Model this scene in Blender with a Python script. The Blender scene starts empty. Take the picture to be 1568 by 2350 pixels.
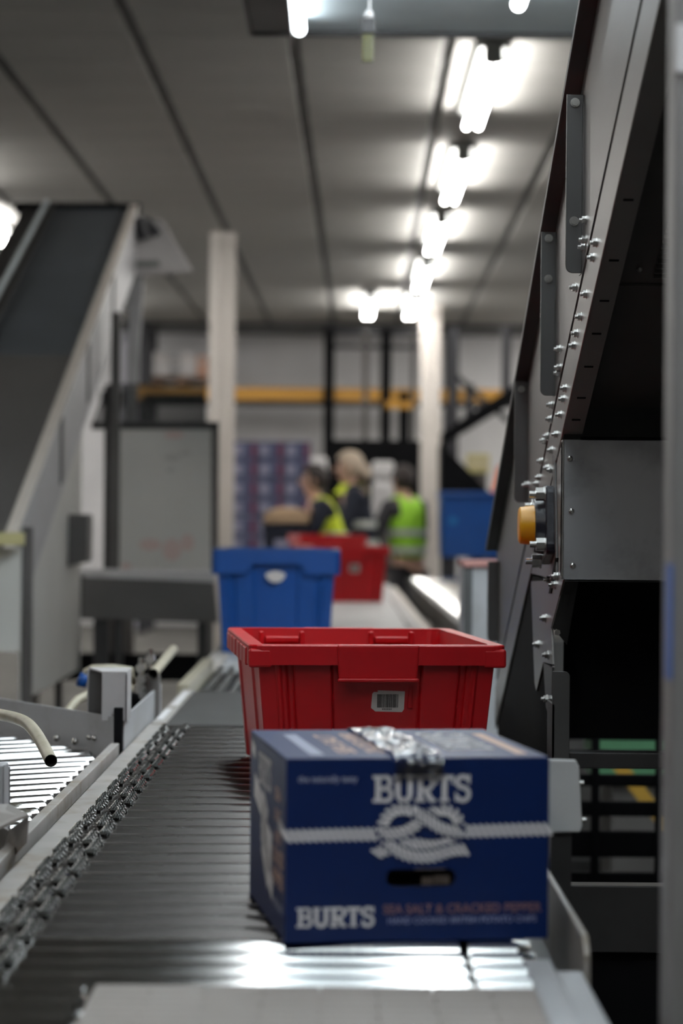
import bpy, bmesh, math, random
from mathutils import Vector, Matrix
random.seed(7)
PI = math.pi
sc = bpy.context.scene
COL = sc.collection

# ---------------------------------------------------------------- camera / exposure / world
F = 85.0 / 36.0 * 2350.0          # focal length in pixels of the 1568x2350 frame
CZ = 1.20                         # eye height
ROLL = math.radians(0.5)
cam_d = bpy.data.cameras.new('camera')
cam = bpy.data.objects.new('camera', cam_d)
COL.objects.link(cam)
cam.location = (0, 0, CZ)
cam.rotation_euler = (PI / 2, -ROLL, 0)
cam_d.sensor_fit = 'VERTICAL'
cam_d.sensor_width = 24
cam_d.sensor_height = 36
cam_d.lens = 85
cam_d.shift_y = 21.0 / 2350.0
cam_d.clip_start = 0.05
cam_d.clip_end = 200
cam_d.dof.use_dof = True
cam_d.dof.focus_distance = 3.52
cam_d.dof.aperture_fstop = 4.3
sc.camera = cam
sc.view_settings.view_transform = 'Standard'
sc.view_settings.look = 'None'
sc.view_settings.gamma = 1
sc.view_settings.use_curve_mapping = False
sc.view_settings.exposure = 0.9

world = bpy.data.worlds.new('world')
sc.world = world
world.use_nodes = True
world.node_tree.nodes['Background'].inputs[0].default_value = (0.8, 0.85, 1, 1)
world.node_tree.nodes['Background'].inputs[1].default_value = 0.05

TUBE_POWER = 22.0                 # emission strength of the ceiling tubes
CANOPY_POWER = 9.0

# ---------------------------------------------------------------- pixel -> world helpers
_c, _s = math.cos(ROLL), math.sin(ROLL)
def unroll(u, v):
    dx, dy = u - 784.0, v - 1196.0
    return dx * _c + dy * _s, -dx * _s + dy * _c
def P(u, v, Y):                    # point of the place seen at (u, v) at distance Y
    dx, dy = unroll(u, v)
    return Vector((dx / F * Y, Y, CZ - dy / F * Y))
def PX(u, v, x):                   # ... lying in the vertical plane X = x
    dx, dy = unroll(u, v)
    return P(u, v, x * F / dx)
def PZ(u, v, z):                   # ... lying in the horizontal plane Z = z
    dx, dy = unroll(u, v)
    return P(u, v, (CZ - z) * F / dy)

# ---------------------------------------------------------------- materials
def mat(name, col, rough=0.5, metal=0.0, var=0.0, vscale=8.0, bump=0.0, bscale=60.0, emit=0.0,
        spec=0.5, alpha=1.0, coat=0.0, trans=0.0, stretch=(1, 1, 1), dirt=None, dirt_amt=0.0, dirt_scale=3.0, rvar=0.0):
    m = bpy.data.materials.new(name)
    m.use_nodes = True
    nt = m.node_tree
    b = nt.nodes['Principled BSDF']
    c4 = (col[0], col[1], col[2], 1)
    b.inputs['Base Color'].default_value = c4
    b.inputs['Roughness'].default_value = rough
    b.inputs['Metallic'].default_value = metal
    b.inputs['Specular IOR Level'].default_value = spec
    b.inputs['Coat Weight'].default_value = coat
    b.inputs['Alpha'].default_value = alpha
    b.inputs['Transmission Weight'].default_value = trans
    if emit:
        b.inputs['Emission Color'].default_value = c4
        b.inputs['Emission Strength'].default_value = emit
    tc = nt.nodes.new('ShaderNodeTexCoord')
    mp = nt.nodes.new('ShaderNodeMapping')
    mp.inputs['Scale'].default_value = stretch
    nt.links.new(tc.outputs['Object'], mp.inputs['Vector'])
    last = None
    if var > 0:
        n = nt.nodes.new('ShaderNodeTexNoise')
        n.inputs['Scale'].default_value = vscale
        n.inputs['Detail'].default_value = 5
        nt.links.new(mp.outputs[0], n.inputs['Vector'])
        r = nt.nodes.new('ShaderNodeValToRGB')
        r.color_ramp.elements[0].position = 0.3
        r.color_ramp.elements[1].position = 0.7
        r.color_ramp.elements[0].color = [max(0, x * (1 - var)) for x in col] + [1]
        r.color_ramp.elements[1].color = [min(1, x * (1 + var)) for x in col] + [1]
        nt.links.new(n.outputs['Fac'], r.inputs['Fac'])
        last = r.outputs['Color']
        if rvar > 0:
            mr = nt.nodes.new('ShaderNodeMapRange')
            mr.inputs['To Min'].default_value = max(0.02, rough - rvar)
            mr.inputs['To Max'].default_value = min(1, rough + rvar)
            nt.links.new(n.outputs['Fac'], mr.inputs['Value'])
            nt.links.new(mr.outputs['Result'], b.inputs['Roughness'])
    if dirt is not None:
        n2 = nt.nodes.new('ShaderNodeTexNoise')
        n2.inputs['Scale'].default_value = dirt_scale
        n2.inputs['Detail'].default_value = 8
        n2.inputs['Roughness'].default_value = 0.65
        nt.links.new(tc.outputs['Object'], n2.inputs['Vector'])
        r2 = nt.nodes.new('ShaderNodeValToRGB')
        r2.color_ramp.elements[0].position = 0.52
        r2.color_ramp.elements[1].position = 0.68
        r2.color_ramp.elements[0].color = (0, 0, 0, 1)
        r2.color_ramp.elements[1].color = (dirt_amt,) * 3 + (1,)
        nt.links.new(n2.outputs['Fac'], r2.inputs['Fac'])
        mx = nt.nodes.new('ShaderNodeMix')
        mx.data_type = 'RGBA'
        nt.links.new(r2.outputs['Color'], mx.inputs['Factor'])
        if last:
            nt.links.new(last, mx.inputs['A'])
        else:
            mx.inputs['A'].default_value = c4
        mx.inputs['B'].default_value = (dirt[0], dirt[1], dirt[2], 1)
        last = mx.outputs['Result']
    if last:
        nt.links.new(last, b.inputs['Base Color'])
    if bump > 0:
        nb = nt.nodes.new('ShaderNodeTexNoise')
        nb.inputs['Scale'].default_value = bscale
        nb.inputs['Detail'].default_value = 4
        nt.links.new(mp.outputs[0], nb.inputs['Vector'])
        bp = nt.nodes.new('ShaderNodeBump')
        bp.inputs['Strength'].default_value = bump
        bp.inputs['Distance'].default_value = 0.01
        nt.links.new(nb.outputs['Fac'], bp.inputs['Height'])
        nt.links.new(bp.outputs['Normal'], b.inputs['Normal'])
    return m

M = {}
M['ceiling_tile'] = mat('ceiling_tile', (0.40, 0.393, 0.372), 0.75, var=0.05, vscale=1.5)
M['ceiling_bar'] = mat('ceiling_bar', (0.12, 0.12, 0.12), 0.6)
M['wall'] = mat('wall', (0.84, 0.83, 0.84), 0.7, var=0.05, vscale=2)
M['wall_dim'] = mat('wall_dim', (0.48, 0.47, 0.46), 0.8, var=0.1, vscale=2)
M['floor'] = mat('floor', (0.15, 0.145, 0.135), 0.8, spec=0.2, var=0.15, vscale=1.2, dirt=(0.08, 0.075, 0.07), dirt_amt=0.6, dirt_scale=0.8)
M['tube'] = mat('tube', (1.0, 0.98, 0.94), 0.4, emit=TUBE_POWER)
M['tube_soft'] = mat('tube_soft', (0.90, 0.97, 1.0), 0.4, emit=5.0)
M['tube_cool'] = mat('tube_cool', (0.93, 0.98, 1.0), 0.4, emit=CANOPY_POWER)
M['lamp_body'] = mat('lamp_body', (0.25, 0.26, 0.25), 0.5)
M['galv_blue'] = mat('galv_blue', (0.80, 0.89, 0.93), 0.5, metal=0.0, var=0.06, vscale=6)
M['dark_steel'] = mat('dark_steel', (0.045, 0.043, 0.043), 0.45, metal=0.3, var=0.2, vscale=10)
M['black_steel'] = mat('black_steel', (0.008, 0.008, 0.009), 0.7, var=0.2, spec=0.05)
M['sheet'] = mat('sheet_steel', (0.205, 0.193, 0.187), 0.36, metal=0.55, var=0.06, vscale=4, stretch=(1, 1, 6), dirt=(0.22, 0.2, 0.18), dirt_amt=0.3, dirt_scale=5)
M['sheet_dark'] = mat('sheet_dark', (0.10, 0.096, 0.096), 0.42, metal=0.4, var=0.12, vscale=5)
M['cabinet'] = mat('cabinet_steel', (0.40, 0.40, 0.415), 0.4, metal=0.35, var=0.08, vscale=5, dirt=(0.16, 0.15, 0.15), dirt_amt=0.35, dirt_scale=9, bump=0.05, bscale=25)
M['under'] = mat('underpan', (0.04, 0.034, 0.031), 0.5, metal=0.2, var=0.15)
M['flange'] = mat('slotted_flange', (0.16, 0.145, 0.138), 0.45, metal=0.3, var=0.1, vscale=6)
M['bolt'] = mat('zinc_bolt', (0.62, 0.61, 0.59), 0.25, metal=1.0)
M['chrome'] = mat('chrome_roller', (0.74, 0.73, 0.72), 0.15, metal=1.0, var=0.05, vscale=20)
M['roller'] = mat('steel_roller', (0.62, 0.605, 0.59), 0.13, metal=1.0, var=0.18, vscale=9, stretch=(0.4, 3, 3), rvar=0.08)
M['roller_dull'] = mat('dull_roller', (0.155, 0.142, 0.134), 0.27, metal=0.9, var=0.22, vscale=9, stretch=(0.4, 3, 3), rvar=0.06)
M['shaft'] = mat('roller_shaft', (0.04, 0.04, 0.04), 0.5, metal=0.5)
M['chain'] = mat('chain_steel', (0.13, 0.132, 0.128), 0.22, metal=1.0, var=0.3, vscale=120)
M['rail'] = mat('rail_grey', (0.36, 0.335, 0.315), 0.55, metal=0.1, var=0.12, vscale=9, dirt=(0.24, 0.19, 0.13), dirt_amt=0.75, dirt_scale=11)
M['rail_dark'] = mat('rail_dark', (0.10, 0.10, 0.10), 0.5, metal=0.3)
M['plate_grey'] = mat('plate_grey', (0.44, 0.44, 0.455), 0.5, metal=0.15, var=0.05, vscale=6, dirt=(0.25, 0.23, 0.2), dirt_amt=0.35, dirt_scale=7)
M['bracket'] = mat('bracket_grey', (0.43, 0.41, 0.41), 0.55, var=0.06, vscale=12)
M['bracket_in'] = mat('channel_shade', (0.16, 0.155, 0.155), 0.6)
M['pipe'] = mat('pipe_cream', (0.42, 0.38, 0.29), 0.5, var=0.12, vscale=25, dirt=(0.3, 0.24, 0.15), dirt_amt=0.6, dirt_scale=20)
M['pipe_in'] = mat('pipe_shade', (0.01, 0.009, 0.008), 0.8)  # near-black bore, the shade inside the pipes put into colour
M['belt_tan'] = mat('modular_belt', (0.27, 0.236, 0.217), 0.6, var=0.06, vscale=12)
M['belt_dark'] = mat('belt_dark', (0.075, 0.073, 0.07), 0.6, var=0.1, vscale=10, spec=0.15)
M['belt_white'] = mat('belt_white', (0.62, 0.62, 0.63), 0.45, var=0.04)
M['belt_blue'] = mat('belt_slate', (0.10, 0.115, 0.135), 0.38, var=0.12, vscale=3)
M['tail_cover'] = mat('tail_cover', (0.125, 0.12, 0.118), 0.5, var=0.08, vscale=2)
M['red'] = mat('red_plastic', (0.50, 0.002, 0.007), 0.40, var=0.06, vscale=14, bump=0.03, bscale=90)
M['red_worn'] = mat('red_worn', (0.56, 0.035, 0.035), 0.6, var=0.15, vscale=30, bump=0.25, bscale=60)
M['blue'] = mat('blue_plastic', (0.0, 0.062, 0.285), 0.42, var=0.06, vscale=8)
M['label'] = mat('label_paper', (0.62, 0.57, 0.55), 0.6, var=0.04)
M['ink'] = mat('black_ink', (0.03, 0.027, 0.027), 0.6)
M['carton'] = mat('carton_navy', (0.0008, 0.015, 0.098), 0.45, var=0.05, vscale=5, spec=0.3)
M['print'] = mat('print_white', (0.78, 0.76, 0.78), 0.5)
M['print_dim'] = mat('print_soft_white', (0.32, 0.34, 0.46), 0.5)
M['print_tan'] = mat('print_tan', (0.60, 0.38, 0.30), 0.5)
M['hole_dark'] = mat('hole_shade', (0.02, 0.017, 0.015), 0.8)
M['bag'] = mat('packet_film', (0.35, 0.28, 0.24), 0.35, var=0.5, vscale=60)
M['tape'] = bpy.data.materials.new('clear_tape')
M['tape'].use_nodes = True
_nt = M['tape'].node_tree
_nt.nodes.clear()
_o = _nt.nodes.new('ShaderNodeOutputMaterial'); _mx = _nt.nodes.new('ShaderNodeMixShader'); _tr = _nt.nodes.new('ShaderNodeBsdfTransparent'); _gl = _nt.nodes.new('ShaderNodeBsdfGlossy')
_gl.inputs['Roughness'].default_value = 0.14
_gl.inputs['Color'].default_value = (1, 1, 1, 1)
_tr.inputs['Color'].default_value = (0.93, 0.93, 0.95, 1)
_tc = _nt.nodes.new('ShaderNodeTexCoord'); _no = _nt.nodes.new('ShaderNodeTexNoise'); _bp = _nt.nodes.new('ShaderNodeBump')
_no.inputs['Scale'].default_value = 55; _bp.inputs['Strength'].default_value = 0.7; _bp.inputs['Distance'].default_value = 0.01
_fr = _nt.nodes.new('ShaderNodeFresnel'); _fr.inputs['IOR'].default_value = 2.0
_nt.links.new(_tc.outputs['Object'], _no.inputs['Vector']); _nt.links.new(_no.outputs['Fac'], _bp.inputs['Height'])
_nt.links.new(_bp.outputs['Normal'], _gl.inputs['Normal']); _nt.links.new(_bp.outputs['Normal'], _fr.inputs['Normal'])
_nt.links.new(_fr.outputs['Fac'], _mx.inputs['Fac']); _nt.links.new(_tr.outputs[0], _mx.inputs[1]); _nt.links.new(_gl.outputs[0], _mx.inputs[2])
_nt.links.new(_mx.outputs[0], _o.inputs['Surface'])
M['yellow'] = mat('yellow_cap', (0.78, 0.36, 0.005), 0.35, var=0.08, vscale=20)
M['bearing'] = mat('black_casting', (0.012, 0.012, 0.02), 0.3, bump=0.1, bscale=80)
M['blue_sticker'] = mat('blue_sticker', (0.10, 0.17, 0.45), 0.5)
M['cream'] = mat('cream_paint', (0.78, 0.72, 0.66), 0.5, var=0.04)
M['column'] = mat('column_paint', (0.60, 0.555, 0.515), 0.6, var=0.03)
M['board'] = mat('board_white', (0.66, 0.645, 0.61), 0.6, var=0.05, vscale=3)
M['pink'] = mat('pink_mark', (0.45, 0.22, 0.20), 0.7)
M['smudge'] = mat('grey_mark', (0.30, 0.29, 0.28), 0.7)
M['frame_brown'] = mat('frame_brown', (0.115, 0.105, 0.10), 0.5, var=0.15, vscale=3)
M['tint'] = mat('smoked_sheet', (0.04, 0.045, 0.045), 0.2, alpha=0.5)
M['rack_orange'] = mat('rack_orange', (0.72, 0.37, 0.06), 0.5)
M['rack_dark'] = mat('rack_dark', (0.035, 0.035, 0.042), 0.5)
M['white_goods'] = mat('white_goods', (0.68, 0.66, 0.66), 0.6, var=0.06)
M['wood'] = mat('pallet_wood', (0.22, 0.14, 0.10), 0.8, var=0.25, vscale=6)
M['peach'] = mat('peach_wrap', (0.62, 0.36, 0.26), 0.6)
M['wrap_navy'] = mat('case_navy', (0.085, 0.095, 0.185), 0.3, var=0.2, vscale=4, coat=0.3)
M['wrap_lilac'] = mat('case_lilac', (0.30, 0.30, 0.42), 0.35, var=0.1)
M['wrap_red'] = mat('case_red', (0.22, 0.035, 0.085), 0.35)
M['hivis_y'] = mat('hivis_yellow', (0.66, 0.78, 0.03), 0.7, var=0.05)
M['hivis_g'] = mat('hivis_green', (0.40, 0.80, 0.05), 0.7, var=0.05)
M['reflect'] = mat('reflective_tape', (0.6, 0.62, 0.6), 0.3)
M['navy_cloth'] = mat('navy_cloth', (0.008, 0.011, 0.025), 0.8, bump=0.2, bscale=40)
M['grey_cloth'] = mat('grey_cloth', (0.05, 0.048, 0.055), 0.8)
M['skin'] = mat('skin', (0.56, 0.34, 0.25), 0.5, var=0.05)
M['hair_dark'] = mat('hair_dark', (0.03, 0.02, 0.018), 0.6, bump=0.4, bscale=60, stretch=(3, 3, 1))
M['hair_blond'] = mat('hair_blond', (0.50, 0.40, 0.31), 0.6, bump=0.4, bscale=60, stretch=(3, 3, 1))
M['bread'] = mat('tan_card', (0.55, 0.38, 0.24), 0.7, var=0.1)
M['green'] = mat('green_paint', (0.08, 0.22, 0.11), 0.5)
M['amber'] = mat('amber_paint', (0.42, 0.24, 0.03), 0.5)
M['olive'] = mat('olive_tab', (0.075, 0.07, 0.012), 0.3, alpha=0.85)
M['orange'] = mat('orange_cloth', (0.75, 0.16, 0.05), 0.7)
M['pale_yellow'] = mat('pale_yellow', (0.62, 0.56, 0.28), 0.7)
M['iris'] = mat('eye_dark', (0.02, 0.015, 0.012), 0.2)
M['lip'] = mat('lip', (0.42, 0.16, 0.14), 0.5)

# ---------------------------------------------------------------- mesh helpers
class MB:
    def __init__(self):
        self.bm = bmesh.new()
        self.mats = []
    def _slot(self, m):
        if m is None:
            return 0
        if m not in self.mats:
            self.mats.append(m)
        return self.mats.index(m)
    def face(self, pts, m=None):
        vs = [self.bm.verts.new(p) for p in pts]
        f = self.bm.faces.new(vs)
        f.material_index = self._slot(m)
        return f
    def hexa(self, b, t):
        vb = [self.bm.verts.new(p) for p in b]
        vt = [self.bm.verts.new(p) for p in t]
        n = len(b)
        self.bm.faces.new(vb[::-1])
        self.bm.faces.new(vt)
        for i in range(n):
            j = (i + 1) % n
            self.bm.faces.new((vb[i], vb[j], vt[j], vt[i]))
        return self
    def box(self, x0, x1, y0, y1, z0, z1):
        return self.hexa([(x0, y0, z0), (x1, y0, z0), (x1, y1, z0), (x0, y1, z0)],
                         [(x0, y0, z1), (x1, y0, z1), (x1, y1, z1), (x0, y1, z1)])
    def obox(self, c, ax, ay, az, sx, sy, sz):      # oriented box
        c, ax, ay, az = Vector(c), Vector(ax).normalized(), Vector(ay).normalized(), Vector(az).normalized()
        q = [(-1, -1), (1, -1), (1, 1), (-1, 1)]
        return self.hexa([c + ax * (a * sx / 2) + ay * (b * sy / 2) - az * (sz / 2) for a, b in q],
                         [c + ax * (a * sx / 2) + ay * (b * sy / 2) + az * (sz / 2) for a, b in q])
    def prism(self, pts, ext):                      # polygon pushed along a vector
        pts = [Vector(p) for p in pts]
        e = Vector(ext)
        return self.hexa(pts, [p + e for p in pts])
    def cyl(self, p0, p1, r, n=16, r1=None, caps=True):
        p0, p1 = Vector(p0), Vector(p1)
        r1 = r if r1 is None else r1
        d = (p1 - p0).normalized()
        a = d.orthogonal().normalized()
        b = d.cross(a)
        A = [self.bm.verts.new(p0 + (a * math.cos(2 * PI * i / n) + b * math.sin(2 * PI * i / n)) * r) for i in range(n)]
        B = [self.bm.verts.new(p1 + (a * math.cos(2 * PI * i / n) + b * math.sin(2 * PI * i / n)) * r1) for i in range(n)]
        for i in range(n):
            j = (i + 1) % n
            f = self.bm.faces.new((A[i], A[j], B[j], B[i]))
            f.smooth = n > 6
        if caps:                                    # own rim vertices, so the shading of the barrel stays straight
            self.bm.faces.new([self.bm.verts.new(v.co) for v in A[::-1]])
            self.bm.faces.new([self.bm.verts.new(v.co) for v in B])
        return self
    def tube(self, pts, r, n=12, cap0=True, cap1=True):
        pts = [Vector(p) for p in pts]
        rings = []
        up = Vector((0, 0, 1))
        for i, p in enumerate(pts):
            d = (pts[min(i + 1, len(pts) - 1)] - pts[max(i - 1, 0)]).normalized()
            a = d.cross(up)
            if a.length < 1e-4:
                a = d.orthogonal()
            a.normalize()
            b = d.cross(a)
            rr = r[i] if isinstance(r, (list, tuple)) else r
            rings.append([self.bm.verts.new(p + (a * math.cos(2 * PI * k / n) + b * math.sin(2 * PI * k / n)) * rr) for k in range(n)])
        for R0, R1 in zip(rings, rings[1:]):
            for k in range(n):
                j = (k + 1) % n
                f = self.bm.faces.new((R0[k], R0[j], R1[j], R1[k]))
                f.smooth = True
        if cap0:
            self.bm.faces.new(rings[0][::-1])
        if cap1:
            self.bm.faces.new(rings[-1])
        return self
    def loft(self, loops, cap0=True, cap1=True):
        R = [[self.bm.verts.new(p) for p in L] for L in loops]
        n = len(R[0])
        for A, B in zip(R, R[1:]):
            for k in range(n):
                j = (k + 1) % n
                self.bm.faces.new((A[k], A[j], B[j], B[k]))
        if cap0:
            self.bm.faces.new(R[0][::-1])
        if cap1:
            self.bm.faces.new(R[-1])
        return self
    def sphere(self, c, r, seg=16, rings=10):
        rx, ry, rz = r if isinstance(r, (list, tuple)) else (r, r, r)
        q = bmesh.ops.create_uvsphere(self.bm, u_segments=seg, v_segments=rings, radius=1)
        for v in q['verts']:
            v.co = Vector(c) + Vector((v.co.x * rx, v.co.y * ry, v.co.z * rz))
            for f in v.link_faces:
                f.smooth = True
        return self
    def build(self, name, m, parent=None, world=False, bevel=0.0, seg=2, weld=False):
        me = bpy.data.meshes.new(name)
        if weld:
            bmesh.ops.remove_doubles(self.bm, verts=self.bm.verts, dist=1e-5)
        bmesh.ops.recalc_face_normals(self.bm, faces=self.bm.faces)
        self.bm.to_mesh(me)
        self.bm.free()
        for mm in ([m] if not self.mats else self.mats):
            me.materials.append(mm if not isinstance(mm, str) else M[mm])
        o = bpy.data.objects.new(name, me)
        COL.objects.link(o)
        if parent is not None:
            o.parent = parent
            if world:
                o.matrix_parent_inverse = wmat(parent).inverted()
        if bevel > 0:
            b = o.modifiers.new('bevel', 'BEVEL')
            b.width = bevel
            b.segments = seg
            b.limit_method = 'ANGLE'
            b.angle_limit = math.radians(40)
        return o

def wmat(o):
    m = o.matrix_basis.copy()
    if o.parent is not None:
        m = wmat(o.parent) @ o.matrix_parent_inverse @ m
    return m
def thing(name, label, cat, loc=(0, 0, 0), rz=0.0, group=None):
    o = bpy.data.objects.new(name, None)
    o.empty_display_size = 0.1
    COL.objects.link(o)
    o.location = loc
    o.rotation_euler = (0, 0, rz)
    o['label'] = label
    o['category'] = cat
    if group:
        o['group'] = group
    return o
def tag(o, label, cat, group=None):
    o['label'] = label
    o['category'] = cat
    if group:
        o['group'] = group
    return o
def struct(o):
    o['kind'] = 'structure'
    return o
def copy_tree(o, parent=None):
    c = o.copy()
    COL.objects.link(c)
    if parent is not None:
        c.parent = parent
    for ch in [k for k in o.children]:
        copy_tree(ch, c)
    return c
def dup_part(o, delta, parent):
    c = o.copy()
    COL.objects.link(c)
    c.parent = parent
    c.matrix_parent_inverse = o.matrix_parent_inverse.copy()
    c.location = Vector(o.location) + Vector(delta)
    return c

# ================================================================ THE SHELL
CEIL = CZ + 2.10
BAND = CEIL                       # the bands between the lamp bays lie flush
BAYS = [(9.395 + 2.85 * k, 10.475 + 2.85 * k) for k in range(-5, 6)]     # near / far edge of each band between lamps
LY = lambda k: 11.36 + 2.85 * k   # middle of lamp bay k
fl = struct(MB().box(-12, 9, -7, 28, -0.1, 0).build('floor', M['floor']))
cl = struct(MB().box(-12, 9, -7, 28, CEIL + 0.02, CEIL + 0.2).build('ceiling', M['ceiling_bar']))
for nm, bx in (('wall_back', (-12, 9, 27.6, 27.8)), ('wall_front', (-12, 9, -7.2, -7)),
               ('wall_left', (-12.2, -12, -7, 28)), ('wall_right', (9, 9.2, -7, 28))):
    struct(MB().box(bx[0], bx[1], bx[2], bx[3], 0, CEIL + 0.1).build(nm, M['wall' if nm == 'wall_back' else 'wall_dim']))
wb = bpy.data.objects['wall_back']
wpm = None
for i in range(11):                                   # cladding sheets on the far wall
    x0 = -6.2 + i * 1.2
    if wpm is None:
        wpm = MB().box(0.012, 1.188, 0, 0.05, 0, 3.3).build('wall_panel', M['wall'], wb, bevel=0.01)
        wpm.location = (x0, 27.54, 0)
    else:
        c = wpm.copy(); COL.objects.link(c); c.parent = wb; c.location = (x0, 27.54, 0)
# ceiling tiles, laid slightly askew to the conveyor as in the photograph: three rows in each lamp bay, two between the bays
TA = 46.0 / F
tiles = {}
rest = MB()
n_tiles = 0
rows = []
for a_, b_ in BAYS:
    w_ = (b_ - a_) / 2
    rows += [(a_ + w_ * (q + .5), w_, BAND) for q in range(2)]
    w_ = (2.85 - (b_ - a_)) / 3
    rows += [(b_ + w_ * (q + .5), w_, CEIL) for q in range(3)]
for yc, wy, zt in rows:
    if not -6.6 < yc < 27.3:
        continue
    for i in range(-16, 13):
        xc = -0.228 + 0.34 + i * 0.68
        px = xc + (yc - 10.6) * TA
        if not (-11 < px < 8.4):
            continue
        seen = yc > 9.3 and abs(px) < 0.155 * yc + 0.5
        hy = wy / 2 - 0.008
        if seen and n_tiles < 290:
            n_tiles += 1
            key = round(wy, 3)
            if key not in tiles:
                t = tiles[key] = MB().box(-0.314, 0.314, -hy, hy, 0, 0.025).build('ceiling_tile', M['ceiling_tile'], cl, bevel=0.004, seg=1)
            else:
                t = tiles[key].copy(); COL.objects.link(t); t.parent = cl
            t.location = (px, yc, zt - 0.004 - random.random() * 0.002)
        else:
            rest.box(px - 0.314, px + 0.314, yc - hy, yc + hy, zt - 0.004, zt + 0.02)
r = rest.build('ceiling_tile', M['ceiling_tile'], cl)
r['kind'] = 'stuff'
# ================================================================ LAMPS
def make_lamp(label, L=1.75, group=None):
    t = thing('ceiling_lamp', label, 'lamp', group=group)          # origin: middle of the batten, top
    b = MB().box(-0.070, 0.070, -L / 2, L / 2, -0.030, 0.0).build('lamp_housing', M['lamp_body'], t, bevel=0.008)
    for s in (-1, 1):
        MB().cyl((s * 0.030, -L / 2 + 0.03, -0.095), (s * 0.030, L / 2 - 0.03, -0.095), 0.014, 12).build('lamp_tube', M['tube'], t)
    for s in (-1, 1):
        MB().box(-0.04, 0.04, s * (L / 2 - 0.012) - 0.014, s * (L / 2 - 0.012) + 0.014, -0.102, 0.0).build('end_cap', M['lamp_body'], t, bevel=0.006)
    return t
ROW1 = [(0.643, LY(0), 'nearest of the lit twin-tube lamps in the row over the conveyor'),
        (0.655, LY(1), 'second nearest twin-tube lamp in the row over the conveyor'),
        (0.652, LY(2), 'middle lamp of the five lit lamps over the conveyor'),
        (0.650, LY(3), 'second farthest lit lamp in the row over the conveyor'),
        (0.645, LY(4), 'farthest lit lamp of the row, just above the pale column')]
lamp0 = None
def put_lamp(x, y, label, group):
    global lamp0
    if lamp0 is None:
        lamp0 = make_lamp(label, group=group)
        l = lamp0
    else:
        l = copy_tree(lamp0)
        l['label'] = label
        l['group'] = group
    l.location = (x, y, CEIL - 0.008)
    return l
for x, y, lb in ROW1:
    put_lamp(x, y, lb, 'twin-tube lamps over the conveyor')
put_lamp(0.24, LY(4) + 0.02, 'dimmer small lamp left of the farthest lit lamp, near the back wall', 'twin-tube lamps at the back')
for k, lb in ((1, 'twin-tube lamp just outside the left edge that brightens the left ceiling'),
              (2, 'lit lamp glowing at the left edge above the dark inclined belt'),
              (3, 'lit lamp hidden behind the dark inclined belt'),
              (4, 'lit lamp far behind the dark inclined belt')):
    put_lamp(-2.46, LY(k), lb, 'twin-tube lamps over the left aisle')
for k, lb in ((0, 'added fill lamp far to the right beyond the sloping machine, nearest of its row'),
              (2, 'added fill lamp far to the right beyond the sloping machine, middle of its row'),
              (4, 'added fill lamp far to the right beyond the sloping machine, second from the back wall')):
    put_lamp(4.2, LY(k), lb, 'added fill lamps over the right aisle')  # unseen lamps added to light the right side
for x, k, lb in ((-1.6, -4, 'added fill lamp behind the viewpoint, left of the conveyor line'), (0.65, -5, 'added fill lamp far behind the viewpoint, in line with the conveyor'),
                 (-5.6, -3, 'added side fill lamp level with the carton'), (-5.6, -2, 'added side fill lamp level with the red tote'), (-5.6, -1, 'added side fill lamp level with the blue tote'),
                 (-5.6, 0, 'added side fill lamp level with the inclined belt'), (-5.6, 1, 'added side fill lamp beyond the inclined belt'), (-5.6, 2, 'second last added side fill lamp at the far left'), (-5.6, 3, 'last added side fill lamp at the far left')):
    put_lamp(x, LY(k), lb, 'added fill lamps beside and behind the viewpoint')  # unseen lamps added to light front faces and the left side
for x, k, lb in ((-4.2, 3, 'lamp out of view left of the inclined belt, third from the back wall'), (-4.2, 5, 'lamp out of view left of the inclined belt, at the back wall'),
                 (-7.4, 3, 'far left lamp out of view, third from the back wall'), (-7.4, 4, 'far left lamp out of view, second from the back wall'), (-7.4, 5, 'far left lamp out of view, at the back wall'),
                 (4.2, 5, 'right aisle lamp out of view, at the back wall'), (6.2, 3, 'far right lamp out of view, third from the back wall'), (6.2, 4, 'far right lamp out of view, second from the back wall'), (6.2, 5, 'far right lamp out of view, at the back wall'),
                 (-3.9, -1, 'lamp out of view over the left aisle beside the blue tote'), (-3.9, 0, 'lamp out of view over the left aisle beside the inclined belt')):
    put_lamp(x, LY(k), lb, 'added fill lamps out of view')  # unseen lamps added to make up the background brightness
for x, k, lb in ((2.6, 2, 'added lamp hidden behind the sloping machine, third from the back wall'), (2.6, 3, 'added lamp hidden behind the sloping machine, second from the back wall'),
                 (2.6, 4, 'added lamp hidden behind the sloping machine, near the back wall'), (2.6, 5, 'added lamp hidden behind the sloping machine, at the back wall'),
                 (-5.0, 4, 'lamp out of view at the far left, second from the back wall'), (-5.0, 5, 'lamp out of view at the far left, at the back wall')):
    put_lamp(x, LY(k), lb, 'twin-tube lamps at the back')  # unseen lamps added to brighten the back of the hall

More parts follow.
